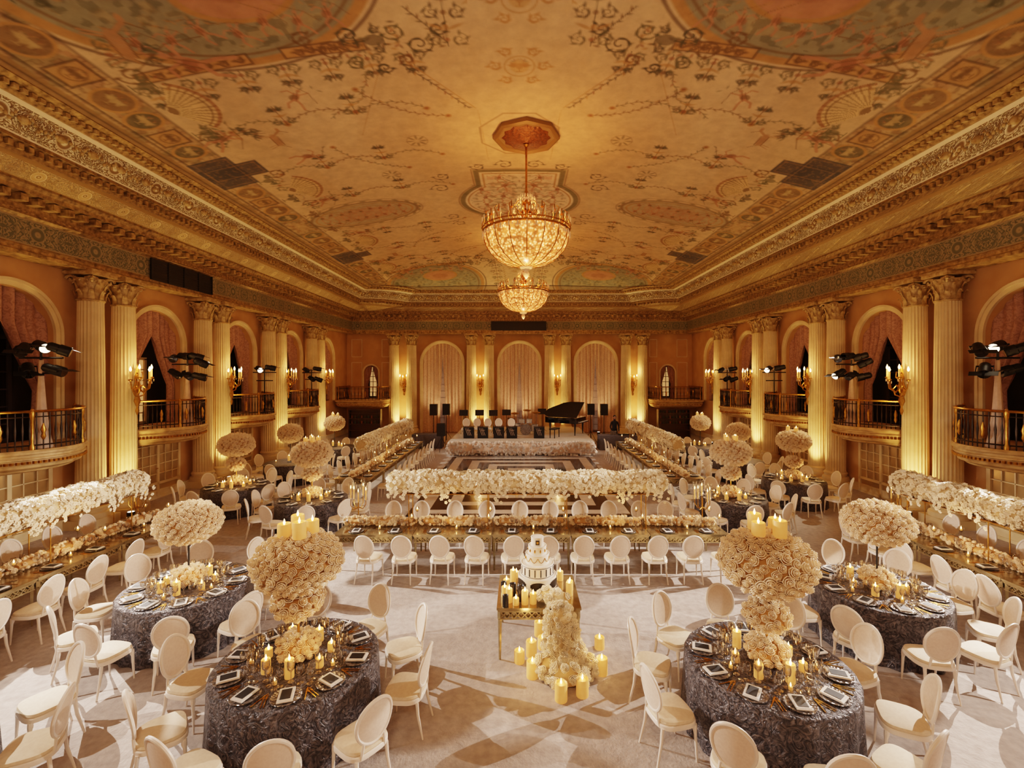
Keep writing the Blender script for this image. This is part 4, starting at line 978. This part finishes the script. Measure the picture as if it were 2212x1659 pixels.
def table(x,y,off,kind,ztop,zlow,detail,label,candles=4,nch=10,rs=1.0,sz=1.0,ls_=1.0,skip=()):
    put(rt,(x,y,0),random.random()*6,label=label,group='round banquet tables')
    grp='at round tables'
    for k in range(nch):
        a=off+2*PI*k/nch
        if k not in skip: put_chair(x+1.28*math.cos(a),y+1.28*math.sin(a),a+PI/2+random.uniform(-.12,.12),'chairs at round tables')
        sx,sy=x+.7*math.cos(a),y+.7*math.sin(a); px,py=pj(sx,sy,.76)
        if -30<px<2240 and (detail>0): setting(sx,sy,a+PI,detail>1,grp)
    if -50<pj(x,y,.8)[0]<2260:
        centerpiece(x,y,kind,ztop,zlow,rs,candles,sz,ls_,bool(detail))
        for k in range(7 if detail else 3):
            a=k*.9+.4; r=.36 if detail else .3
            put(CN[k%3],(x+r*math.cos(a),y+r*math.sin(a),ZT),group='candles on round tables')
        for k in range(5 if detail>1 else 3):
            a=k*1.26+.9; put(votive,(x+.5*math.cos(a),y+.5*math.sin(a),ZT),group='votives on round tables')
        pt((x+.3,y-.3,ZT+.36),3.2 if y<9 else 8,(1,.54,.2),.04,'candle_light')
d2=math.radians
lt='round banquet table in pewter damask cloth, two-tier rose centerpiece'; ls='round banquet table in pewter damask cloth, single rose ball'
table(-2.6,5.45,d2(-2),'double',1.9,1.45,2,lt,ls_=1.1)
table(2.87,5.37,d2(-93),'double',1.93,1.32,2,lt,rs=1.04,ls_=.95)
table(-5.25,7.35,d2(10),'single',1.75,None,2,ls,0,rs=.93)
table(5.6,7.25,d2(5),'single',1.78,None,2,ls,0,rs=.95)
table(-5.98,4.1,d2(20),'single',1.75,None,2,ls,0,skip=(2,3,4,5,6,7,8,9))
table(-5.6,12.5,d2(0),'double',1.95,1.42,1,lt,rs=1.05); table(5.75,12.6,d2(15),'double',1.97,1.42,1,lt,rs=1.05)
table(-8.5,13.9,d2(8),'double',1.98,1.4,1,lt,0,rs=1.0); table(8.7,14.7,d2(8),'double',1.98,1.32,1,lt,3,rs=1.0)
for (x,y,k) in ((-8.7,17.6,0),(8.5,18.0,0),(-8.5,21.3,3),(8.4,21.5,3)): table(x,y,d2(20),'single',1.85,None,0,ls,k,rs=.9,sz=1.15)
# ------------------------------------------------------------ console tables
def console(L,w):
    top=MB(); top.box((0,0,.745),(L-.01,w,.03)); top.box((0,0,.72),(L-.04,w-.03,.03))
    ap=MB()
    for s in (-1,1):
        y=s*(w/2-.03)
        for z in (.595,.7): ap.box((0,y,z),(L-.06,.022,.018))
        n=int(L/.11)
        for k in range(n):
            x=-L/2+.05+(L-.1)*(k+.5)/n
            for a in (-1,1): ap.box((x,y,.648),(.145,.012,.012),0,(0,a*.77,0))
    for s in (-1,1):
        x=s*(L/2-.04)
        for z in (.595,.7): ap.box((x,0,z),(.022,w-.06,.018))
        n=int(w/.11)
        for k in range(n):
            y=-w/2+.05+(w-.1)*(k+.5)/n
            for a in (-1,1): ap.box((x,y,.648),(.012,.145,.012),0,(a*.77,0,0))
    ap.box((0,0,.648),(L-.12,w-.12,.1),1)
    lg=MB(); lg.tube([(0,0,.72),(0,0,.6),(0,0,.56),(0,0,0)],[.035,.035,.027,.016],4)
    lm=lg.mesh('leg',['lattice'],False)
    return P('console_table','mirrored champagne-gold dining table with lattice apron','table',[('tabletop',top.mesh('top',['mirror'],False),(0,0,0),'antique mirror tabletop'),('apron',ap.mesh('apron',['lattice','mirror'],False),(0,0,0),'diamond lattice apron')]+[('leg',lm,(a*(L/2-.05),b*(w/2-.05),0)) for a in (-1,1) for b in (-1,1)])
con=console(1.65,1.15)
cd=MB(); cd.lathe([(.13,0),(.13,.015),(.02,.03),(.014,.06),(.014,.5)],14,mi=0)
for i in range(5):
    a=2*PI*i/5; r=.17; x,y=r*math.cos(a),r*math.sin(a); q_=.06*(i%2)
    cd.tube([(0,0,.3),(x*.6,y*.6,.26),(x,y,.36),(x,y,.45+q_)],.009,6,0); 
    cd.lathe([(.03,.45+q_),(.045,.47+q_),(.045,.85+q_)],12,(x,y,0),1,cap=False); cd.lathe([(.014,.46+q_),(.014,.68+q_)],8,(x,y,0),2); cd.lathe([(.001,.68+q_),(.012,.71+q_),(.001,.76+q_)],6,(x,y,0),3)
cdp=P('candelabra','tall gold candelabra with glass hurricane candles','candelabra',mesh=cd.mesh('candelabra',['gold','glass','wax','flame']))
sc_=MB(); sc_.lathe([(.045,0),(.04,.01),(.006,.02),(.006,.22),(.03,.24)],12,mi=0); sc_.ell((0,0,.29),(.05,.05,.055),0,12,8); sc_.lathe([(.02,.25),(.02,.28)],8,mi=1); sc_.lathe([(.001,.28),(.012,.3),(.001,.34)],6,mi=2)
stemc=P('stemmed_candle_holder','clear stemmed glass bubble with lit candle','candle holder',mesh=sc_.mesh('stemc',['glass','wax','flame']))
def legframe(L,h):
    mb=MB()
    for x in (-L*.42,-L*.14,L*.14,L*.42):
        for y in (-.19,.19): mb.lathe([(.03,0),(.03,.01),(.01,.02),(.01,h)],8,(x,y,0))
    mb.box((0,0,h),(L*.9,.42,.015)); return mb.mesh('frame',['gold'])
lf=legframe(6.1,.74)
def longtable(cx,cy,n,horizontal,hedge_on=True,hs=1.0,full=True,hcx=0):
    L=1.65; rz=0 if horizontal else PI/2
    def w(a,b): return (cx+a,cy+b) if horizontal else (cx-b,cy+a)
    for k in range(n):
        a=(k-(n-1)/2)*L; q=w(a,0); put(con,(q[0],q[1],0),rz,group='mirrored dining tables')
        px,_=pj(q[0],max(q[1],.5),.8)
        if px<-200 or px>2400: continue
        obj('rose_runner',runner,(q[0],q[1],ZT+.112),(0,0,rz),label='low cream rose runner along the mirrored table',cat='flower arrangement',group='low rose runners')
        for s in (-1,1):
            for j in (-.41,.41):
                x,y=w(a+j,s*.38)
                setting(x,y,(PI/2 if s<0 else -PI/2)+rz,full and y<11,'at long tables')
            q=w(a+.05,s*.26); put(votive,(q[0],q[1],ZT),group='votives on long tables')
            q=w(a+.74,s*.27); put(stemc,(q[0],q[1],ZT),group='stemmed candles on long tables')
    if hedge_on:
        q=w(hcx,0); o=obj('floral_hedge',None,(q[0],q[1],ZT),(0,0,rz),label='raised hedge of white orchids above the mirrored table',cat='flower arrangement',group='raised orchid hedges',scale=(hs,1,1))
        obj('stand',lf,parent=o,label='slim gold stand'); obj('flowers',hA,(0,0,.96),parent=o,label='white orchid blooms with trailing sprays')
longtable(.25,10.2,5,True,hcx=-.08)
put(cdp,(-3.68,10.58,ZT),group='glass candelabra'); put(cdp,(4.18,10.58,ZT),group='glass candelabra')
for x in (-3.0,-2.3,-1.54,-.85,-.13,.59,1.26,1.95,2.7,3.4,4.1): put_chair(x,9.25,random.uniform(-.15,.15),'chairs at the head table')
for x in (-3.1,-2.4,-1.6,-.8,0,.75,1.5,2.2,2.95,3.6): put_chair(x,11.16,PI+random.uniform(-.1,.1),'chairs at the head table')
pt((-1.6,9.7,1.15),6,(1,.54,.2),.04,'candle_light'); pt((2.2,9.7,1.15),6,(1,.54,.2),.04,'candle_light')
for sx in (-1,1):
    cx=8.45*sx; longtable(cx,6.75,5,False,hcx=.55,full=True)
    put(cdp,(cx+sx*.3,10.62,ZT),group='glass candelabra')
    for k in range(11):
        y=3.3+k*.78
        if y<10.9: put_chair(cx-sx*.95,y,sx*-PI/2,'chairs at side tables'); put_chair(cx+sx*.95,y,sx*PI/2,'chairs at side tables')
    pt((cx-sx*.5,8.4,1.2),8,(1,.54,.2),.04,'candle_light')
    cx=5.35*sx; longtable(cx,18.9,5,False,hcx=0,hs=1.08,full=False)
    for k in range(10):
        y=15.2+k*.8
        put_chair(cx-sx*.95,y,sx*-PI/2,'chairs at dance floor tables'); put_chair(cx+sx*.95,y,sx*PI/2,'chairs at dance floor tables')
    pt((cx-sx*.5,17.5,1.2),9,(1,.54,.2),.04,'candle_light')
# ------------------------------------------------------------ dance floor
mb=MB(); mb.box((0,0,0),(6.7,9.5,.03)); obj('dance_floor',mb.mesh('df',['dance'],False),(.08,18.05,.016),label='glossy dance floor with concentric black and marble bands',cat='dance floor')
# ------------------------------------------------------------ cake table
ct=console(1.22,1.1); ct['label']='mirrored console table with lattice apron holding the cake'; ct['name']='cake_table'
put(ct,(.28,7.15,0))
tiers=[(.30,.0,.045),(.275,.045,.16),(.235,.205,.17),(.17,.375,.13),(.13,.505,.11),(.09,.615,.12)]
parts=[]
st_=MB(); st_.lathe([(.3,0),(.31,.01),(.3,.04),(.28,.045)],32)
parts.append(('cake_stand',st_.mesh('cs',['silver']),(0,0,0),'silver cake stand'))
for i,(r,z,h) in enumerate(tiers[1:]):
    t=MB(); t.lathe([(.001,z),(r,z),(r,z+h-.008),(r-.008,z+h),(.001,z+h)],40,cap=False)
    if i==0:
        for k in range(6):
            a=2*PI*k/6-PI/2
            for u in np.linspace(-.36,.36,13):
                hh_=.05*math.sqrt(max(0,1-(u/.38)**2))+.006; t.box(((r+.001)*math.cos(a+u),(r+.001)*math.sin(a+u),z+.08),(.012,.018,hh_*2),1,(0,0,a+u))
    if i==1:
        for k in range(18):
            a=2*PI*k/18; t.box(((r+.001)*math.cos(a),(r+.001)*math.sin(a),z+.085),(.008,.014,.1),1,(0,0,a))
        for zz in (.02,.15): t.tube([((r+.002)*math.cos(2*PI*k/40),(r+.002)*math.sin(2*PI*k/40),z+zz) for k in range(40)],.004,6,1,closed=True)
    if i==2:
        for k in range(10):
            a=2*PI*k/10; t.tube([((r+.004)*math.cos(a+u*.3),(r+.004)*math.sin(a+u*.3),z+.1-.06*(1-u*u)) for u in np.linspace(-1,1,7)],.004,5,2)
    if i==3:
        for k in range(10):
            a=2*PI*k/10; t.ell(((r)*math.cos(a),(r)*math.sin(a),z+.055),(.012,.012,.026),2,8,6)
    if i==4: t.box((0,-r-.002,z+.06),(.055,.008,.065),1); t.box((0,-r-.007,z+.06),(.03,.004,.035),2)
    t.tube([((r-.002)*math.cos(2*PI*k/40),(r-.002)*math.sin(2*PI*k/40),z+h) for k in range(40)],.006,6,0,closed=True)
    parts.append(('cake_tier',t.mesh('tier',['icing','blackwax','cutlery']),(0,0,0)))
put(P('wedding_cake','five-tier white wedding cake with black and gold decoration','cake',parts),(.28,7.25,ZT),scale=1.08)
cm=MB(); pts=[(.44,6.72,.86,.15),(.54,6.62,.84,.17),(.57,6.46,.74,.19),(.56,6.4,.64,.2),(.6,6.37,.54,.2),(.57,6.34,.42,.23),(.63,6.3,.3,.25),(.5,6.25,.16,.26),(.78,6.25,.14,.24),(.64,6.08,.13,.24)]
for (x,y,z,r) in pts:
    n_=int(62*(r/.2)**2); d=rng.normal(0,1,(n_,3)); d/=np.linalg.norm(d,axis=1)[:,None]
    p=np.array([x,y,z])+d*r*np.array([1,.7,.8]); keep=(p[:,2]>.06); 
    tb_=(p[:,1]>6.54)&(p[:,2]<.84); keep&=~tb_
    cm.ell((x,min(y,6.38) if z<.8 else y,max(z,.16) if z<.8 else .9),(r*.88,r*.55 if z<.8 else r*.6,min(r*.65,.1 if z>.8 else .15)),1,12,8)
    scatter(cm,ROSE,p[keep],d[keep],.05)
obj('flower_cascade',cm.mesh('cascade',['orchid','orchidcore'],True,1.0),label='cascade of cream roses spilling from cake table to carpet',cat='flower arrangement')
for (px,py,k) in ((1150,1462,1),(1212,1512,1),(1258,1502,1),(1148,1416,1),(1172,1400,0),(1300,1455,1),(1295,1400,0),(1165,1372,1),(1122,1430,0)):
    d=4100/(py-808); put(CBIG[k],((px-1122)*d/1000,d,0),group='pillar candles on the carpet')
for (x,y,k,bk) in ((-.15,6.78,2,0),(-.22,6.95,1,0),(-.05,6.7,0,0),(.08,6.72,2,0),(.2,6.74,1,0),(-.2,7.2,1,0),(-.1,7.42,2,0),(-.24,7.08,0,1),(-.1,6.9,1,1),(.02,6.83,1,1),(-.2,6.66,0,1),(.75,6.98,2,0),(.78,7.15,1,0),(.66,7.5,1,0),(-.05,7.6,0,0)):
    put((CB if bk else CN)[min(k,1 if bk else 2)],(x,y,ZT),group='candles on the cake table')
pt((.1,6.5,1.25),4,(1,.54,.2),.04,'candle_light'); pt((.1,5.95,.45),4,(1,.54,.2),.04,'candle_light'); pt((1.1,6.25,.4),3,(1,.54,.2),.04,'candle_light')
# ------------------------------------------------------------ stage
mb=MB(); mb.box((0,0,.32),(7.4,6.4,.64)); mb.box((0,0,.65),(7.44,6.44,.04)); obj('band_stage',mb.mesh('stage',['stage'],False),(.1,26.75,0),label='low white bandstand platform',cat='stage')
obj('stage_flower_bank',stagefl,(.1,23.26,.36),label='bank of blush and white flowers along stage edge',cat='flower arrangement')
ZS=.671
def desk():
    mb=MB(); mb.add([(-.28,-.1,0),(.28,-.1,0),(.28,.2,0),(-.28,.2,0),(-.28,-.2,.62),(.28,-.2,.62),(.28,.1,.56),(-.28,.1,.56)],[(0,3,2,1),(4,5,6,7),(0,1,5,4),(1,2,6,5),(2,3,7,6),(3,0,4,7)],0)
    for k in range(3): mb.box((-.1+.08*k,-.165,.36),(.014,.012,.42),1,(.16,-.35,0))
    mb.box((.02,-.175,.44),(.2,.012,.014),1,(.16,0,0))
    mb.box((0,.0,.63),(.58,.34,.03),0,(-.14,0,0)); return mb.mesh('desk',['black','drape'],False)
dk=P('music_desk','black bandstand desk with white line emblem','music stand',mesh=desk())
for x in (-2.7,-1.95,-1.1,-.4,1.05): put(dk,(x,24.75,ZS),group='bandstand desks')
for x in (-2.95,-2.35,-1.75,-1.15,-.45): put(chs,(x,25.45,ZS),PI,label='white oval-back chair on the bandstand',group='chairs on the bandstand')
def drum(r,h):
    m_=MB(); m_.lathe([(r,0),(r,h)],24,mi=0); m_.lathe([(r+.012,-.01),(r+.012,.02)],24,mi=1); m_.lathe([(r+.012,h-.02),(r+.012,h+.01)],24,mi=1)
    return m_.mesh('drum',['drum','silver'])
ko=obj('drum_kit',None,(.35,26.2,ZS+.003),label='pearl drum kit with brass cymbals on the stage',cat='drum kit')
obj('bass_drum',drum(.3,.4),(0,.15,.315),(PI/2,0,0),parent=ko)
for (x,y,z) in ((-.2,0,.66),(.2,0,.66)): obj('tom',drum(.16,.22),(x,y,z),parent=ko)
obj('floor_tom',drum(.2,.36),(.5,.1,.2),parent=ko); obj('snare',drum(.17,.13),(-.48,.1,.5),parent=ko)
sm_=MB(); CY=((-.6,.0,1.2),(.6,-.1,1.25),(-.8,.25,.9),(.1,.35,1.35))
for (x,y,h) in CY:
    sm_.lathe([(.012,0),(.012,h)],6,(x,y,0))
    for a in range(3): sm_.tube([(x,y,.2),(x+.2*math.cos(a*2.1),y+.2*math.sin(a*2.1),0.01)],.01,5)
for (x,y) in ((.42,.2),(.6,.1),(-.48,.1)): sm_.lathe([(.01,0),(.01,.5)],6,(x,y,0))
obj('stands',sm_.mesh('st',['silver']),parent=ko)
cy=MB(); cy.lathe([(.24,0),(.08,.02),(.03,.04),(.001,.045)],24,cap=False); cym=cy.mesh('cy',['cymbal'])
for q in CY: obj('cymbal',cym,q,(.2,0,0),parent=ko)
def gp(z0,z1,k=1.0):
    ol=[(-.75,-.75),(.75,-.75),(.75,.1),(.62,.5),(.4,.75),(.2,1.0),(-.05,1.25),(-.35,1.33),(-.62,1.22),(-.75,.95)]
    n=len(ol); v=[(x*k,y*k,z0) for x,y in ol]+[(x*k,y*k,z1) for x,y in ol]; f=[(i,(i+1)%n,n+(i+1)%n,n+i) for i in range(n)]+[tuple(range(n-1,-1,-1)),tuple(range(n,2*n))]
    return v,f
po=obj('grand_piano',None,(2.85,26.6,ZS),(0,0,math.radians(62)),label='black lacquered grand piano with raised lid',cat='piano')
mb=MB(); mb.add(*gp(.66,.98)); obj('case',mb.mesh('case',['blackgloss'],False),parent=po)
mb=MB(); v,f=gp(0,.03); v=[(x+.75,y,z) for x,y,z in v]; mb.add(v,f); obj('lid',mb.mesh('lid',['black'],False),(-.75,0,.99),(0,math.radians(-32),0),parent=po)
mb=MB(); mb.box((0,-.83,.72),(1.4,.22,.05),0); mb.box((0,-.85,.755),(1.2,.14,.02),1); 
for k in range(36):
    if k%7 not in (2,6): mb.box((-.58+k*.0335,-.82,.772),(.014,.08,.012),0)
obj('keyboard',mb.mesh('kb',['blackgloss','icing'],False),parent=po)
lg=MB(); lg.lathe([(.035,0),(.03,.03),(.045,.3),(.065,.66)],10); lgm=lg.mesh('leg',['blackgloss'])
for q in ((-.62,-.6,0),(.62,-.6,0),(-.3,1.05,0)): obj('leg',lgm,q,parent=po)
mb=MB(); mb.tube([(.7,.3,.98),(.2,.3,1.56)],.012,6); obj('lid_prop',mb.mesh('prop',['gold']),parent=po)
mb=MB(); mb.box((0,0,.48),(.7,.34,.07)); [mb.box((a*.3,b*.13,.22),(.04,.04,.45)) for a in (-1,1) for b in (-1,1)]
obj('piano_bench',mb.mesh('bench',['black'],False),(1.9,25.0,ZS),(0,0,math.radians(62)),label='small black wooden bench beside the grand piano',cat='bench')
mst=MB(); mst.lathe([(.015,0),(.015,1.1)],6); mst.box((0,0,1.2),(.5,.03,.34),0,(-.3,0,0)); [mst.tube([(0,0,.25),(.3*math.cos(a*2.1),.3*math.sin(a*2.1),.01)],.01,5) for a in range(3)]
msp=P('music_stand','black folding music stand on the stage','music stand',mesh=mst.mesh('ms',['black'],False))
for x,y in ((-3.2,26.6),(-2.3,26.7),(-1.5,26.5),(-.75,26.9),(1.35,27.6)): put(msp,(x,y,ZS),group='folding music stands')
def speaker(z):
    mb=MB(); mb.box((0,0,z),(.42,.36,.66)); g_=MB(); g_.box((0,-.185,z),(.38,.02,.62))
    st=MB(); st.lathe([(.02,.15),(.02,z-.33)],8)
    for a in range(3): st.tube([(0,0,.7),(.45*math.cos(a*2.09+.5),.45*math.sin(a*2.09+.5),.01)],.013,5)
    return [('cabinet',mb.mesh('cab',['black'],False)),('grille',g_.mesh('gr',['blackcard'],False)),('tripod',st.mesh('tri',['black']))]
spk=P('loudspeaker','black loudspeaker on tripod stand near the stage','speaker',speaker(2.0))
for (x,y) in ((-5.05,27.3),(-4.35,27.6),(4.25,27.6),(5.0,27.4)): put(spk,(x,y,0),group='black loudspeakers')
lsp=P('loudspeaker','low black loudspeaker by the stage edge','speaker',speaker(1.15)); put(lsp,(-4.15,24.6,0),group='black loudspeakers')
def utab(L):
    mb=MB(); n=80; ou=[]
    for z,k,w_ in ((.78,0,0),(.76,.3,.01),(.4,.8,.02),(.01,1,.03)):
        ring=[]
        for i in range(n):
            t=i/n*4; s=int(t); u=t-s; hx,hy=L/2+w_,.38+w_
            x,y=((-hx+2*hx*u,-hy),(hx,-hy+2*hy*u),(hx-2*hx*u,hy),(-hx,hy-2*hy*u))[s]
            o_=.018*k*math.sin(i*1.9); x+=o_*(1 if s==1 else -1 if s==3 else 0); y+=o_*(-1 if s==0 else 1 if s==2 else 0); ring.append((x,y,z))
        ou+=ring
    f=[(j*n+i,(j+1)*n+i,(j+1)*n+(i+1)%n,j*n+(i+1)%n) for j in range(3) for i in range(n)]+[tuple(range(n))]
    mb.add(ou,f); return mb.mesh('ut',['greycloth'],True,.6)
obj('draped_table',utab(1.6),(-5.1,25.8,0),label='side table draped in grey cloth',cat='table',group='grey draped side tables')
obj('draped_table',utab(2.0),(5.35,25.3,0),label='equipment table draped in grey cloth',cat='table',group='grey draped side tables')
lo=obj('laptop',None,(5.1,25.3,.781),(0,0,PI),label='open silver laptop on equipment table',cat='laptop')
mb=MB(); mb.box((0,0,.008),(.34,.24,.016)); obj('base',mb.mesh('lb',['silver'],False),parent=lo)
mb=MB(); mb.box((0,.14,.12),(.34,.01,.23),0,(-.2,0,0)); mb.box((0,.132,.12),(.31,.008,.2),1,(-.2,0,0)); obj('screen',mb.mesh('ls',['silver','screen'],False),parent=lo)
mb=MB(); mb.box((0,0,.03),(.6,.3,.06)); [mb.lathe([(.1,.06),(.1,.072)],16,(s*.16,0,0),1) for s in (-1,1)]; obj('mixing_deck',mb.mesh('mix',['black','silver'],False),(5.7,25.25,.781),label='black mixing deck with two platters',cat='mixer')
def person(loc,rz):
    J=[(0,0,.95),(0,0,1.1),(0,.01,1.28),(0,0,1.42),(0,-.01,1.5),(0,-.03,1.6),(0,-.03,1.7),
       (.17,0,1.38),(.24,-.02,1.12),(.2,-.24,.98),(.17,-.36,.93),
       (-.17,0,1.38),(-.24,-.02,1.12),(-.2,-.24,.98),(-.17,-.36,.93),
       (.09,0,.88),(.11,0,.5),(.12,.02,.08),(.13,-.12,.03),
       (-.09,0,.88),(-.11,0,.5),(-.12,.02,.08),(-.13,-.12,.03)]
    E=[(0,1),(1,2),(2,3),(3,4),(4,5),(5,6),(3,7),(7,8),(8,9),(9,10),(3,11),(11,12),(12,13),(13,14),(0,15),(15,16),(16,17),(17,18),(0,19),(19,20),(20,21),(21,22)]
    Rr=[.14,.13,.16,.1,.055,.085,.08,.07,.05,.038,.03,.07,.05,.038,.03,.1,.065,.045,.04,.1,.065,.045,.04]
    me=bpy.data.meshes.new('person'); me.from_pydata(J,E,[]); me.materials.append(M['suit'])
    o=obj('person',me,loc,(0,0,rz),label='person in dark suit standing behind the equipment table',cat='person')
    md=o.modifiers.new('Skin','SKIN')
    for i,sv in enumerate(me.skin_vertices[0].data): sv.radius=(Rr[i],Rr[i]*.85); sv.use_root=(i==0)
    s2=o.modifiers.new('Sub','SUBSURF'); s2.levels=2; s2.render_levels=2
    h=MB(); h.ell((0,-.035,1.66),(.08,.095,.115),0,20,14); h.ell((0,-.13,1.65),(.014,.018,.022),0,8,6); [h.ell((s*.082,-.03,1.655),(.012,.022,.03),0,8,6) for s in (-1,1)]
    [h.ell((s*.03,-.12,1.68),(.012,.01,.007),1,8,6) for s in (-1,1)]; h.ell((0,-.122,1.605),(.025,.01,.006),2,8,6)
    obj('head',h.mesh('head',['skin','hair','curtain']),parent=o); hr=MB(); hr.ell((0,-.015,1.7),(.09,.1,.095),0,20,12); obj('hair',hr.mesh('hair',['hair']),parent=o)
    for s in (-1,1):
        hn=MB(); hn.ell((s*.17,-.4,.925),(.035,.05,.016),0,10,8)
        for k in range(4): hn.tube([(s*.17+(k-1.5)*.017,-.44,.925),(s*.17+(k-1.5)*.019,-.48,.92),(s*.17+(k-1.5)*.02,-.5-.01*(k in (1,2)),.905)],[.009,.008,.006],6)
        hn.tube([(s*.17-s*.03,-.4,.925),(s*.17-s*.055,-.44,.915)],[.01,.008],6); obj('hand',hn.mesh('hand',['skin']),parent=o)
person((5.35,26.05,0),0)
# ------------------------------------------------------------ stage light clusters
def can(lit):
    mb=MB(); mb.lathe([(.06,-.18),(.085,-.14),(.085,-.02),(.1,0),(.1,.16),(.092,.17)],18,mi=0,cap=True)
    mb.lathe([(.001,.172),(.088,.171)],18,mi=1,cap=False)
    for s in (-1,1): mb.box((s*.12,0,0),(.012,.03,.24),0)
    mb.box((0,0,-.12),(.25,.03,.012),0); 
    for s in (-1,1): mb.box((s*.11,.06,.23),(.004,.18,.14),0,(0,0,PI/2)) 
    return mb.mesh('lamp_head',['black','bulb' if lit else 'blackgloss'],True,.6)
cl,cdk=can(True),can(False)
def tree(loc,heads,pole_top,cone=True,lab='cluster of black stage spotlights on a draped pole'):
    o=obj('stage_light_stand',None,loc,label=lab,cat='stage light',group='stage light stands')
    mb=MB(); 
    if cone: mb.lathe([(.2,0),(.15,.3),(.09,.9),(.05,1.6),(.04,pole_top-.2)],24,mod=lambda a,j:1+.06*math.sin(a*7))
    else: mb.lathe([(.16,0),(.16,.02),(.025,.04),(.025,pole_top-.2)],12)
    obj('pole',mb.mesh('pole',['drape' if cone else 'black']),parent=o)
    cbm=MB(); cbm.tube([(-.5,0,pole_top-.15),(.5,0,pole_top-.15)],.022,8); cbm.tube([(-.35,0,pole_top-.5),(.35,0,pole_top-.5)],.022,8); cbm.lathe([(.025,pole_top-.6),(.025,pole_top)],8); obj('crossbar',cbm.mesh('cb',['black']),parent=o)
    for (x,z,tx,ty,tz,lit) in heads:
        d=Vector((tx,ty,tz)).to_track_quat('Z','Y').to_euler(); c=obj('lamp_head',cl if lit else cdk,(x,0,pole_top+z),parent=o); c.rotation_euler=d; c.scale=(1.2,)*3
for sx in (-1,1):
    H=[(-.42,.05,sx*-.5,-.8,-.5,0),(0,.12,sx*-.9,-.4,-.3,1),(.42,.05,sx*-.8,.6,-.4,0),(-.3,-.42,sx*-.7,-.6,-.6,0),(.3,-.42,sx*-.9,.2,-.3,0)]
    tree((sx*10.95,10.6,2.42),H,2.2)
    tree((sx*10.9,15.2,2.42),[(-.45,.05,sx*-.5,-.8,-.2,0),(-.1,.12,sx*-1,-.2,-.1,0),(.3,.1,sx*-.8,.5,-.3,0),(.45,-.1,sx*-.6,.6,-.4,0),(-.4,-.45,sx*-.9,-.2,-.5,sx>0),(0,-.5,sx*-.9,-.4,-.4,0),(.4,-.55,sx*-1,.4,-.3,0)],2.15)
    tree((sx*10.95,19.9,2.42),[(-.25,0,sx*-.7,-.7,-.3,1),(.25,.05,sx*-.8,.5,-.2,0)],1.9,False,'pair of black stage spotlights on a slim pole')
    tree((sx*10.95,24.4,2.42),[(-.3,0,sx*-.7,-.7,-.3,0),(.3,.05,sx*-.8,.5,-.2,1),(0,-.45,sx*-.8,-.5,-.4,0),(.35,-.5,sx*-.8,.5,-.4,0)],1.9,False,'four black stage spotlights on a slim pole')
# ------------------------------------------------------------ lighting from the stage fixtures, plus added fill lamps
WH=(1,.85,.74)
for sx in (-1,1):
    spot((sx*10.45,10.35,4.85),(sx*-1.0,5.0,0),4000,62,WH,.2,.02,gobo=4.5 if sx<0 else 5.5)
    spot((sx*10.4,10.8,4.75),(sx*2.5,8.6,.5),420,56,WH,.35,.04)
    spot((sx*10.3,15.1,4.75),(sx*-.5,10.8,1.2),1200,40,WH,.5,.05)
    spot((sx*10.3,15.4,4.6),(sx*6,14.5,1.2),750,75,(1,.78,.56),.6,.08)
    spot((sx*10.3,19.9,4.5),(sx*7,19.5,1.2),600,85,(1,.78,.56),.6,.08)
    spot((sx*10.3,19.9,4.5),(sx*2.5,16.5,.8),800,50,(1,.82,.66),.5,.08)
    spot((sx*10.3,19.8,4.5),(sx*.8,23.1,.4),1300,34,(1,.88,.76),.5,.08)
    spot((sx*10.3,24.3,4.5),(sx*0,24.6,.8),700,40,(1,.84,.7),.5,.08)
    spot((sx*10.5,4.6,5.2),(sx*3.4,4.6,0),1400,75,WH,.2,.03,gobo=3.2)  # added fill pair for the near floor, no fixture stands here
pt((0,-2.2,7.2),650,(1,.7,.44),.5,'fill_light')  # added lamp without a fixture behind the camera, brightens the near ceiling
wd_=bpy.data.worlds.new('World'); sc.world=wd_; wd_.use_nodes=True; wd_.node_tree.nodes['Background'].inputs[0].default_value=(1,.6,.3,1); wd_.node_tree.nodes['Background'].inputs[1].default_value=.05
# ------------------------------------------------------------ camera
cam=bpy.data.cameras.new('Camera'); co_=bpy.data.objects.new('Camera',cam); COL.objects.link(co_)
co_.location=(0,0,4.1); co_.rotation_euler=(PI/2,0,0); cam.sensor_fit='HORIZONTAL'; cam.sensor_width=36; cam.lens=36*1000/2212
cam.shift_x=-16/2212; cam.shift_y=-21.5/2212; cam.clip_start=.05
sc.camera=co_
sc.view_settings.view_transform='Filmic'; sc.view_settings.look='Medium High Contrast'; sc.view_settings.exposure=0.15
